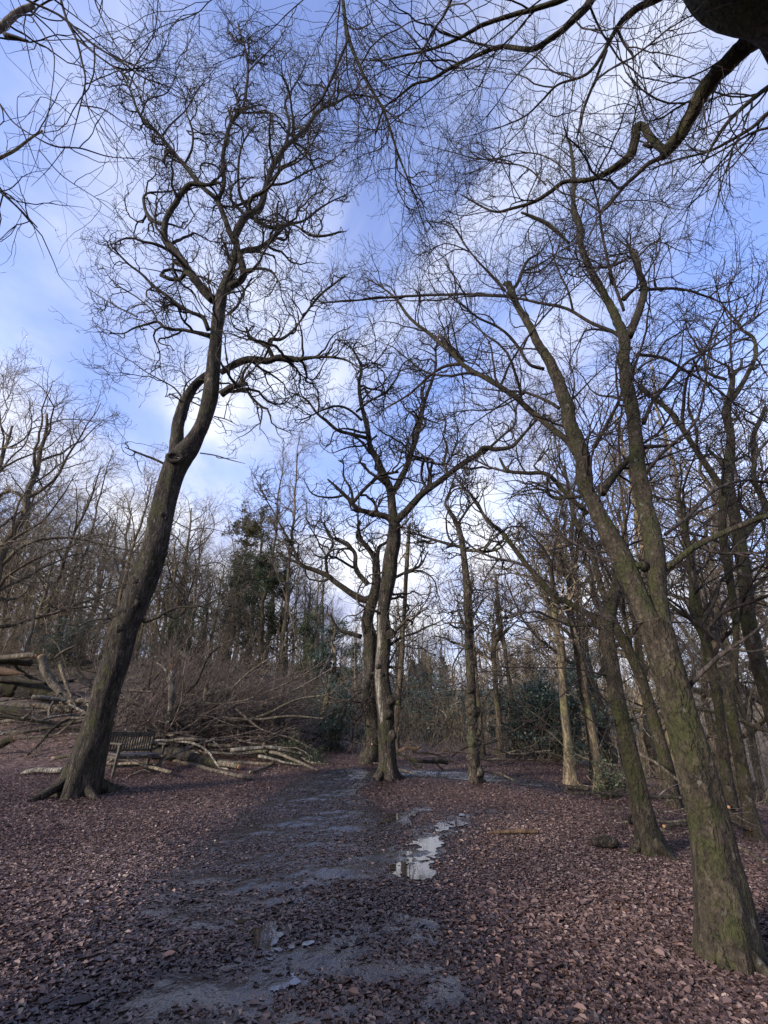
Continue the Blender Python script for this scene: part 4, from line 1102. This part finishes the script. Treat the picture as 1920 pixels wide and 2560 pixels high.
# debris on the right and round the clearing
log('split branch with tan bare wood lying on the leaves right of the puddle', 'M 1050,232,10 1100,222,20 1200,235,30 1300,255,36 1400,275,36 1485,290,30', 0, mat='torn', name='fallen_branch', cat='branch', sit=True, lump=.15)
log('dark rotten log half sunk in the leaves left of the slim mossy beech', 'G 905,1405,30 940,1400,48 975,1402,56 1012,1412,34', 0, mat='oak', sit=True, lump=.18)
log('dark log lying at the edge of the slope near the bark-shedding trunk', 'G 785,1155,14 830,1163,18 885,1172,18', 0, mat='oak', sit=True)
log('reddish bowed branch lying behind the centre oak', 'K 610,1310,26 680,1275,28 760,1290,30 800,1270,20', 0, mat='torn', name='fallen_branch', cat='branch', Y=14.5)
log('dark curved branch leaning under the reddish bowed branch', 'K 680,1345,22 720,1400,28 770,1445,30 815,1430,18', 0, mat='oak', name='fallen_branch', cat='branch')
log('pale stick leaning out of the litter between the centre oak and the burred trunk', 'K 925,1400,16 960,1440,18 1010,1480,14', 0, name='fallen_branch', cat='branch')
log('low heap stick lying right of the burred trunk', 'K 1350,1480,16 1480,1500,18 1620,1560,14', 0, name='fallen_branch', cat='branch')
log('fallen grey branch behind the foot of the great beech', 'L 990,2030,16 1060,2070,18 1150,2130,16', 0, name='fallen_branch', cat='branch', twigs=TW[:2])
log('twiggy dead branch lying on the slope behind the slim mossy beech', 'L 560,1930,14 640,1960,13 740,1930,9', 0, name='fallen_branch', cat='branch', twigs=TW)

# ------------------------------------------------------------------ woodland behind
def gen_tree(seed, H, r0, kind, detail=1.0):
    rng = np.random.default_rng(seed)
    n = 26
    z = np.linspace(-.25, 1, n) * H * {'broad': .74, 'slim': .95, 'wood': .86}[kind]
    wob = np.cumsum(rng.normal(0, .012 * H, (n, 2)), 0) * .35
    p = np.stack([wob[:, 0], wob[:, 1], z], -1); p[:, :2] -= p[5, :2]
    s = np.linspace(0, 1, n)
    r = r0 * (1 - .85 * s ** 1.1)
    gt = Geo(); gt.one(p, r, 12, lump=.08, seed=seed, flare=flare_fn(0, .5, .35, 5, seed))
    c0 = {'broad': .36, 'slim': .45, 'wood': .40}[kind]
    m = {'broad': 17, 'slim': 16, 'wood': 15}[kind]
    t = c0 + (1 - c0) * (np.arange(m) + rng.uniform(0, .8, m)) / m
    i = np.minimum((t * (n - 1)).astype(int), n - 2)
    az = np.arange(m) * 2.4 + rng.uniform(-.6, .6, m)
    el = {'broad': 24, 'slim': 48, 'wood': 50}[kind] + rng.normal(0, 10, m) + 28 * (t - c0) / (1 - c0)
    el = np.radians(el)
    ln = H * {'broad': .40, 'slim': .2, 'wood': .3}[kind] * (1.05 - .40 * (t - c0) / (1 - c0)) * rng.uniform(.7, 1.15, m)
    d = np.stack([np.cos(az) * np.cos(el), np.sin(az) * np.cos(el), np.sin(el)], -1)
    lp = np.empty((m, 14, 3)); lp[:, 0] = p[i]
    bend = rng.normal(size=(m, 3)) * .06
    for k in range(1, 14):
        lp[:, k] = lp[:, k - 1] + d * (ln / 13)[:, None]
        d = norm(d + rng.normal(size=(m, 3)) * .19 + bend + [0, 0, .035])
    lr = np.minimum(r[i] * .62, .012 * ln + .01)[:, None] * np.linspace(1, .18, 14)[None]
    gt.tubes(lp, lr, 7)
    gc = Geo()
    P_, R_ = lp, lr
    for lv in (dict(spacing=.42 / detail, lmin=.9, lmax=2.8, ang=48, n=9, jit=.24, trop=.06, k=4, tip=.006, rk=.011),
               dict(spacing=.33 / detail, lmin=.5, lmax=1.5, ang=48, n=6, jit=.22, trop=.05, k=3, tip=.0055, rk=.007),
               dict(spacing=.24 / detail, lmin=.25, lmax=.85, ang=46, n=4, jit=.22, trop=.04, k=3, tip=.005, rk=.006)):
        k = lv.pop('k')
        P_, R_ = spawn(P_, R_, rng=rng, t0=.2, **lv)
        gc.tubes(P_, R_, k)
    return gt, gc
PROT = {}
def proto(key, seed, H, r0, kind, detail=1.0):
    PROT[key] = [gen_tree(seed, H, r0, kind, detail), None, H]
proto('b1', 201, 17, .34, 'broad'); proto('b2', 202, 16, .30, 'broad'); proto('w1', 203, 18, .25, 'wood', .9); proto('w2', 204, 17, .22, 'wood', .9)
proto('b3', 208, 14, .24, 'broad'); proto('b4', 209, 13, .2, 'broad'); proto('w3', 205, 16, .2, 'wood', .9); proto('s1', 206, 16, .15, 'slim', .9); proto('s2', 207, 15, .13, 'slim', .9)
def place_tree(key, u, Y, H, label, group, rot, name='woodland_tree', vref=1720, lean=(0, 0)):
    x = (u - 960) / F * Y / (CP - (1280 - vref) / F * SP)
    rec = PROT[key]
    if rec[1] is None:
        rt = root(name, label, 'tree', (0, 0, 0), group)
        rec[0][0].build('trunk', M['wood'], rt); rec[0][1].build('crown', M['wood_twig'], rt)
        rec[1] = rt
    else:
        rt = copy_tree(rec[1]); rt['label'] = label
        if group: rt['group'] = group
        elif 'group' in rt.keys(): del rt['group']
    rt.name = name
    s = H / rec[2]
    rt.scale = (s, s, s); rt.rotation_euler = (lean[0], lean[1], rot)
    rt.location = (x, Y, float(hgt(x, Y)) - .05)
    return rt
place_tree('b1', -95, 19, 17.5, 'big spreading bare tree cut by the left edge behind the fallen timber', None, 1.0)
place_tree('b3', -150, 17, 16.5, 'dense dark crowned tree leaning in from beyond the left edge', None, 2.7, lean=(0, .12))
place_tree('b2', 415, 31, 14.5, 'round-crowned bare tree on a pale trunk seen right of the leaning oak', None, 2.0)
place_tree('w1', 250, 27, 13.5, 'bare tree whose crown shows just left of the leaning oak', None, .5)
place_tree('s1', 705, 24, 15.5, 'straight slim trunk between the ivy clad trees and the centre oak', None, .9)
place_tree('s2', 655, 27, 16, 'thin tall tree with wispy top right of the flat topped evergreen', None, 2.2)
rw = np.random.default_rng(91)
LB = 'bare tree in the wood up the bank behind the brush pile'
for k in range(50):
    u = -170 + k * 20 + rw.uniform(-14, 14); Y = rw.uniform(22, 46)
    top = 1150 + 60 * sstep(150, 400, u) + 150 * sstep(450, 800, u) - 120 * sstep(200, -100, u) + rw.uniform(-40, 210)
    yc = (1280 - top) / F; zt = CAMZ + Y * (SP + yc * CP) / (CP - yc * SP)
    H = max(7, zt - float(hgt((u - 960) / F * Y, Y)))
    place_tree(('b3', 'w1', 'b4', 'b1', 'b2', 's1', 'b3', 'b1', 'b4', 'w2')[k % 10], u, Y, H, LB, 'bare trees on the wooded bank', rw.uniform(0, 6.28), lean=(rw.normal(0, .04), rw.normal(0, .04)))
LC = 'bare tree in the wood beyond the far side of the clearing'
for k in range(26):
    u = 860 + k * 26 + rw.uniform(-14, 14); Y = rw.uniform(24, 50)
    top = 1570 - 60 * sstep(1250, 1500, u) + rw.uniform(-1, 1) ** 3 * 190
    yc = (1280 - top) / F; zt = CAMZ + Y * (SP + yc * CP) / (CP - yc * SP)
    H = max(6, zt - float(hgt((u - 960) / F * Y, Y)))
    place_tree(('b3', 'w2', 'b4', 's1', 'w3', 'b4', 's2', 'b3')[k % 8], u, Y, H, LC, 'bare trees beyond the clearing', rw.uniform(0, 6.28), lean=(rw.normal(0, .04), rw.normal(0, .05)))
LR = 'bare tree on the falling ground behind the mossy beeches'
for k in range(22):
    u = 1440 + k * 29 + rw.uniform(-14, 14); Y = rw.uniform(15, 34)
    top = 1150 + rw.uniform(-250, 250)
    yc = (1280 - top) / F; zt = CAMZ + Y * (SP + yc * CP) / (CP - yc * SP)
    H = max(7, zt - float(hgt((u - 960) / F * Y, Y)))
    place_tree(('w2', 's1', 'b3', 'w3', 's2', 'b4', 'w1')[k % 7], u, Y, H, LR, 'bare trees on the falling ground', rw.uniform(0, 6.28), lean=(rw.normal(0, .05), rw.normal(-.06, .05)))

# far wood on the hillsides: reads as one mass
far_t, far_c = [], []
for sd_ in (301, 302, 303):
    a, b_ = gen_tree(sd_, 15, .2, 'wood', .5)
    far_t.append((np.concatenate(a.V), np.concatenate(a.F))); far_c.append((np.concatenate(b_.V), np.concatenate(b_.F)))
gf = Geo()
for k in range(420):
    Y = 46 + 110 * rw.random() ** 1.3; x = rw.uniform(-.85, 1.0) * Y
    a = rw.uniform(0, 6.28); s = rw.uniform(.6, 1.05); ca, sa = math.cos(a) * s, math.sin(a) * s
    Rm = np.array([[ca, -sa, 0], [sa, ca, 0], [0, 0, s]]); o_ = np.array([x, Y, float(hgt(x, Y)) - .1])
    q = k % 3
    gf.add(far_t[q][0] @ Rm.T + o_, far_t[q][1])
    gf.add(far_c[q][0] @ Rm.T * 1.0 + o_, far_c[q][1])
tag(gf.build('far_woods', M['wood_twig']), 'bare winter wood massed on the far hillside', kind='stuff')

# ------------------------------------------------------------------ evergreens, ivy, undergrowth
def leafquads(cen, size, rng, flat=.5):
    n = len(cen)
    T = np.array([[-.28, 0, .04], [0, -.5, 0], [.28, 0, .04], [0, .5, 0]])
    Rm = rotmats(rng.uniform(0, 6.28, n), np.abs(rng.normal(flat, .5, n)), rng.uniform(0, 6.28, n))
    V = np.einsum('nij,mj->nmi', Rm, T) * (size * rng.uniform(.6, 1.4, n))[:, None, None] + cen[:, None]
    return V, np.array([0, 1, 2, 3])[None] + (np.arange(n) * 4)[:, None]
def bush(name, label, cat, base, rx, ry, h, nstem, nl, size, leaf_m, seed, stem_m='wood', group=None, droop=0):
    rng = np.random.default_rng(seed)
    rt = root(name, label, cat, base, group)
    base = np.asarray(base, float)
    b = base + np.stack([rng.normal(0, rx * .25, nstem), rng.normal(0, ry * .25, nstem), np.zeros(nstem) - .1], -1)
    b[:, 2] = hgt(b[:, 0], b[:, 1]) - .1
    d = np.stack([rng.normal(0, .42 * rx / h * 2, nstem), rng.normal(0, .42 * ry / h * 2, nstem), np.ones(nstem)], -1)
    ln = h * rng.uniform(.55, 1.05, nstem)
    p = walk(b, d, ln, 12, .12, .03, rng); r = (.012 + .004 * h) * np.linspace(1, .2, 12)[None] + 0 * p[..., 0]
    gs = Geo(); gs.tubes(p, r, 6)
    p2, r2 = spawn(p, r, .3, .3 * rx, .85 * rx, 62, 8, .2, .02, rng, t0=.12, bias=1.0)
    gs.tubes(p2, r2, 4)
    p3, r3 = spawn(p2, r2, .22, .2, .6, 52, 5, .25, -droop, rng, t0=.2)
    gs.tubes(p3, r3, 3)
    gs.build('stems', M[stem_m], rt)
    k = rng.integers(0, len(p3), nl); j = rng.integers(1, 5, nl)
    cen = p3[k, j] + rng.normal(0, .07, (nl, 3))
    gl = Geo(); V, Fq = leafquads(cen, size, rng); gl.add(V, Fq, np.repeat(rng.random(nl), 4))
    gl.build('foliage', M[leaf_m], rt, smooth=False, attr=True)
    return rt
def at(u, Y, vref=1800):
    x = (u - 960) / F * Y / (CP - (1280 - vref) / F * SP)
    return (x, Y, float(hgt(x, Y)))
bush('holly_bush', 'large blue green holly bush at the right edge of the clearing', 'bush', at(1372, 16.0), 1.9, 1.2, 3.5, 20, 24000, .08, 'holly', 1)
bush('holly_bush', 'dark holly bush between the centre oak and the burred trunk', 'bush', at(1120, 21), 2.0, 1.3, 3.3, 14, 13000, .085, 'holly', 2)
bush('holly_bush', 'smaller greyish evergreen bush left of the dark holly, beside the centre oak', 'bush', at(1035, 23), 1.5, 1.2, 2.6, 10, 7000, .085, 'holly', 3)
bush('holly_bush', 'dark bluish evergreen bush at the right tip of the brush pile', 'bush', at(850, 15.8), .9, .8, 2.3, 10, 8000, .07, 'holly', 4)
bush('laurel_shrub', 'low glossy shrub beside the slim mossy beech on the slope', 'shrub', at(1500, 9.6, 1990), .45, .4, .75, 8, 1300, .05, 'ivy', 5)
bush('holly_bush', 'patch of grey green evergreen behind the fallen timber at left', 'bush', at(150, 23, 1600), 2.2, 1.2, 2.6, 10, 7000, .09, 'holly', 6)
bush('holly_bush', 'green leaved bush on the bank just right of the leaning oak', 'bush', at(470, 22, 1650), 1.8, 1.2, 3.0, 10, 7000, .09, 'ivy', 7)
bush('bramble', 'low green bramble at the path end of the cut poles', 'shrub', at(770, 13.2, 1930), .75, .5, .45, 10, 1800, .055, 'ivy', 8)
bush('bramble', 'green ground ivy tumbling under the brush pile toward the path', 'shrub', at(690, 13.0, 1940), .8, .5, .3, 10, 1200, .05, 'ivy', 9)

def ivy_tree(label, base, H, r0, rad, nl, size, leaf_m, seed, c0=.06, shape=None, name='ivy_clad_tree'):
    rng = np.random.default_rng(seed)
    rt = root(name, label, 'tree', base)
    n = 24; z = np.linspace(-.2, H, n); base = np.asarray(base, float)
    p = base + np.stack([np.cumsum(rng.normal(0, .05, n)), np.cumsum(rng.normal(0, .05, n)), z], -1)
    r = r0 * np.linspace(1, .2, n)
    gt = Geo(); gt.one(p, r, 12, lump=.1, seed=seed); gt.build('trunk', M['wood'], rt)
    m = int(H * 9)
    t = c0 + (1 - c0) * rng.random(m); i = (t * (n - 1)).astype(int)
    prof = np.interp(t, [0, .3, .6, .85, 1], shape or [.45, .7, .9, 1.0, .5])
    az = rng.uniform(0, 6.28, m); el = rng.normal(.25, .35, m)
    lp = walk(p[i], np.stack([np.cos(az) * np.cos(el), np.sin(az) * np.cos(el), np.sin(el)], -1), rad * prof * rng.uniform(.5, 1.1, m), 9, .16, .0, rng)
    lr = .02 * np.linspace(1, .2, 9)[None] + 0 * lp[..., 0]
    gc = Geo(); gc.tubes(lp, lr, 4)
    p2, r2 = spawn(lp, lr, .22, .2, .7, 55, 6, .22, -.05, rng, t0=.15)
    gc.tubes(p2, r2, 3); gc.build('crown', M['wood_twig'], rt)
    k = rng.integers(0, len(p2), nl); j = rng.integers(1, 6, nl)
    cen = p2[k, j] + rng.normal(0, .09, (nl, 3))
    gl = Geo(); V, Fq = leafquads(cen, size, rng); gl.add(V, Fq, np.repeat(rng.random(nl), 4))
    gl.build('foliage', M[leaf_m], rt, smooth=False, attr=True)
def Htop(u, Y, vtop):
    yc = (1280 - vtop) / F
    return CAMZ + Y * (SP + yc * CP) / (CP - yc * SP) - at(u, Y)[2]
ivy_tree('flat topped olive brown evergreen on the wooded bank', at(618, 30, 1650), Htop(618, 30, 1310), .22, 2.9, 15000, .14, 'pine', 11, c0=.52, shape=[.3, .5, .8, 1.0, .9], name='evergreen_tree')
ivy_tree('ivy clad trunk below the flat topped evergreen', at(640, 25, 1700), Htop(640, 25, 1400), .2, 2.0, 14000, .10, 'ivy', 12)
ivy_tree('ivy clad trunk left of the flat topped evergreen', at(560, 27, 1700), Htop(560, 27, 1400), .2, 1.8, 14000, .10, 'ivy', 13)
ivy_tree('ivy clad trunk with glossy leaves just left of the centre oaks', at(828, 19, 1750), Htop(828, 19, 1560), .16, 1.0, 11000, .085, 'holly', 14, shape=[.7, .9, 1, .9, .4])
ivy_tree('small ivy covered snag behind the tip of the brush pile', at(770, 22, 1750), Htop(770, 22, 1520), .15, .9, 6000, .09, 'ivy', 15)

def conifer(label, base, H, rad, seed):
    rng = np.random.default_rng(seed); rt = root('conifer', label, 'tree', base, 'conifers on the skyline')
    base = np.asarray(base, float)
    gt = Geo(); gt.one(base + np.stack([np.zeros(8), np.zeros(8), np.linspace(-.3, H, 8)], -1), .02 * H * np.linspace(1, .1, 8), 8); gt.build('trunk', M['wood'], rt)
    m = int(H * 14); t = .12 + .88 * rng.random(m); az = rng.uniform(0, 6.28, m)
    b = base + np.stack([0 * t, 0 * t, t * H], -1)
    lp = walk(b, np.stack([np.cos(az), np.sin(az), 0 * az + .1], -1), rad * (1.05 - t) * rng.uniform(.7, 1.1, m), 7, .05, -.05, rng)
    gc = Geo(); gc.tubes(lp, .03 * np.linspace(1, .2, 7)[None] + 0 * lp[..., 0], 3)
    gc.build('crown', M['wood_twig'], rt)
    k = rng.integers(0, m, m * 26); f = rng.uniform(.1, 1, m * 26) * 6; j = np.minimum(f.astype(int), 5); w = (f - j)[:, None]
    cen = lp[k, j] * (1 - w) + lp[k, j + 1] * w + rng.normal(0, .12, (m * 26, 3)) - [0, 0, .08]
    gl = Geo(); V, Fq = leafquads(cen, .42, rng, .3); gl.add(V, Fq, np.repeat(rng.random(len(cen)), 4)); gl.build('foliage', M['pine'], rt, smooth=False, attr=True)
for k, (u, Y, vt, lab) in enumerate(((1062, 66, 1628, 'pointed conifer top in the gap right of the centre oak'), (1032, 60, 1650, 'green conifer half hidden by the centre oak'), (1110, 72, 1640, 'dim conifer top left of the burred trunk'), (1330, 62, 1610, 'broad dark conifer on the skyline above the blue green holly'), (1290, 70, 1640, 'lower conifer left of the broad dark one on the skyline'))):
    conifer(lab, at(u, Y, 1720), Htop(u, Y, vt), 3.2, 400 + k)

# undergrowth: thin stems and twigs nobody could count
ru = np.random.default_rng(55)
gu = Geo()
def thicket(n, ux, Yr, h, spread, seed):
    r = np.random.default_rng(seed)
    u = r.uniform(*ux, n); Y = r.uniform(*Yr, n)
    x = (u - 960) / F * Y / 1.08
    ok = pathness(x, Y) < -.35
    x, Y = x[ok], Y[ok]; n = len(x)
    b = np.stack([x, Y, hgt(x, Y) - .05], -1)
    ln = h * r.lognormal(-.2, .4, n)
    p = walk(b, np.stack([r.normal(0, spread, n), r.normal(0, spread, n), np.ones(n)], -1), ln, 9, .12, -.02, r)
    rr = (.003 + .004 * ln)[:, None] * np.linspace(1, .3, 9)[None]
    gu.tubes(p, rr, 4)
    p2, r2 = spawn(p, rr, .22, .2 * h * .6, .55 * h * .6, 48, 6, .18, .03, r, t0=.15, tip=.004, rk=.006)
    gu.tubes(p2, r2, 3)
    p3, r3 = spawn(p2, r2, .2, .12, .4, 48, 4, .2, .0, r, t0=.15, tip=.0038, rk=.006)
    gu.tubes(p3, r3, 3)
thicket(520, (-160, 520), (20, 31), 2.8, .5, 1)
thicket(330, (380, 900), (19, 30), 2.4, .5, 2)
thicket(560, (820, 1460), (15.5, 30), 2.1, .45, 3)
thicket(380, (1420, 2000), (14, 28), 1.9, .45, 4)
thicket(120, (1470, 1720), (9.8, 13), .8, .9, 5)
thicket(200, (860, 1420), (13.6, 16.5), .7, .8, 6)
thicket(200, (-160, 280), (12.6, 17), .8, 1.0, 7)
tag(gu.build('undergrowth', M['under']), 'tangle of brown bare undergrowth round the edge of the clearing', kind='stuff')
# saplings
for k, (u, v_, H, lab) in enumerate(((880, 1870, 6.5, 'slender pale sapling left of the centre oak foot'), (1068, 1850, 7, 'thin pale sapling rising beside the dark holly bush'), (1075, 1868, 4.5, 'leaning pale sapling crossing the thin upright one right of the centre oak'), (1010, 1860, 6, 'greenish sapling close to the right of the centre oak'), (1455, 1900, 5, 'thin sapling right of the blue green holly'), (1560, 1960, 5, 'thin sapling between the two mossy beech trunks'))):
    rng = np.random.default_rng(700 + k); b = hit(u, v_)
    rt = root('sapling', lab, 'tree', b)
    p = walk(b[None] - [[0, 0, .1]], np.array([[.55 if 'leaning' in lab else rng.normal(0, .1), rng.normal(0, .1), 1]]), np.array([H * .75]), 16, .07, .02, rng)
    r = .028 * np.linspace(1, .15, 16)[None]
    gs = Geo(); gs.tubes(p, r, 8); gs.build('trunk', M['dead'], rt)
    gc = Geo(); crown_from([(p[0], r[0])], scaled(BEECH[:3], .8, .6, .004), rng, gc, [.3]); gc.build('crown', M['wood_twig'], rt)
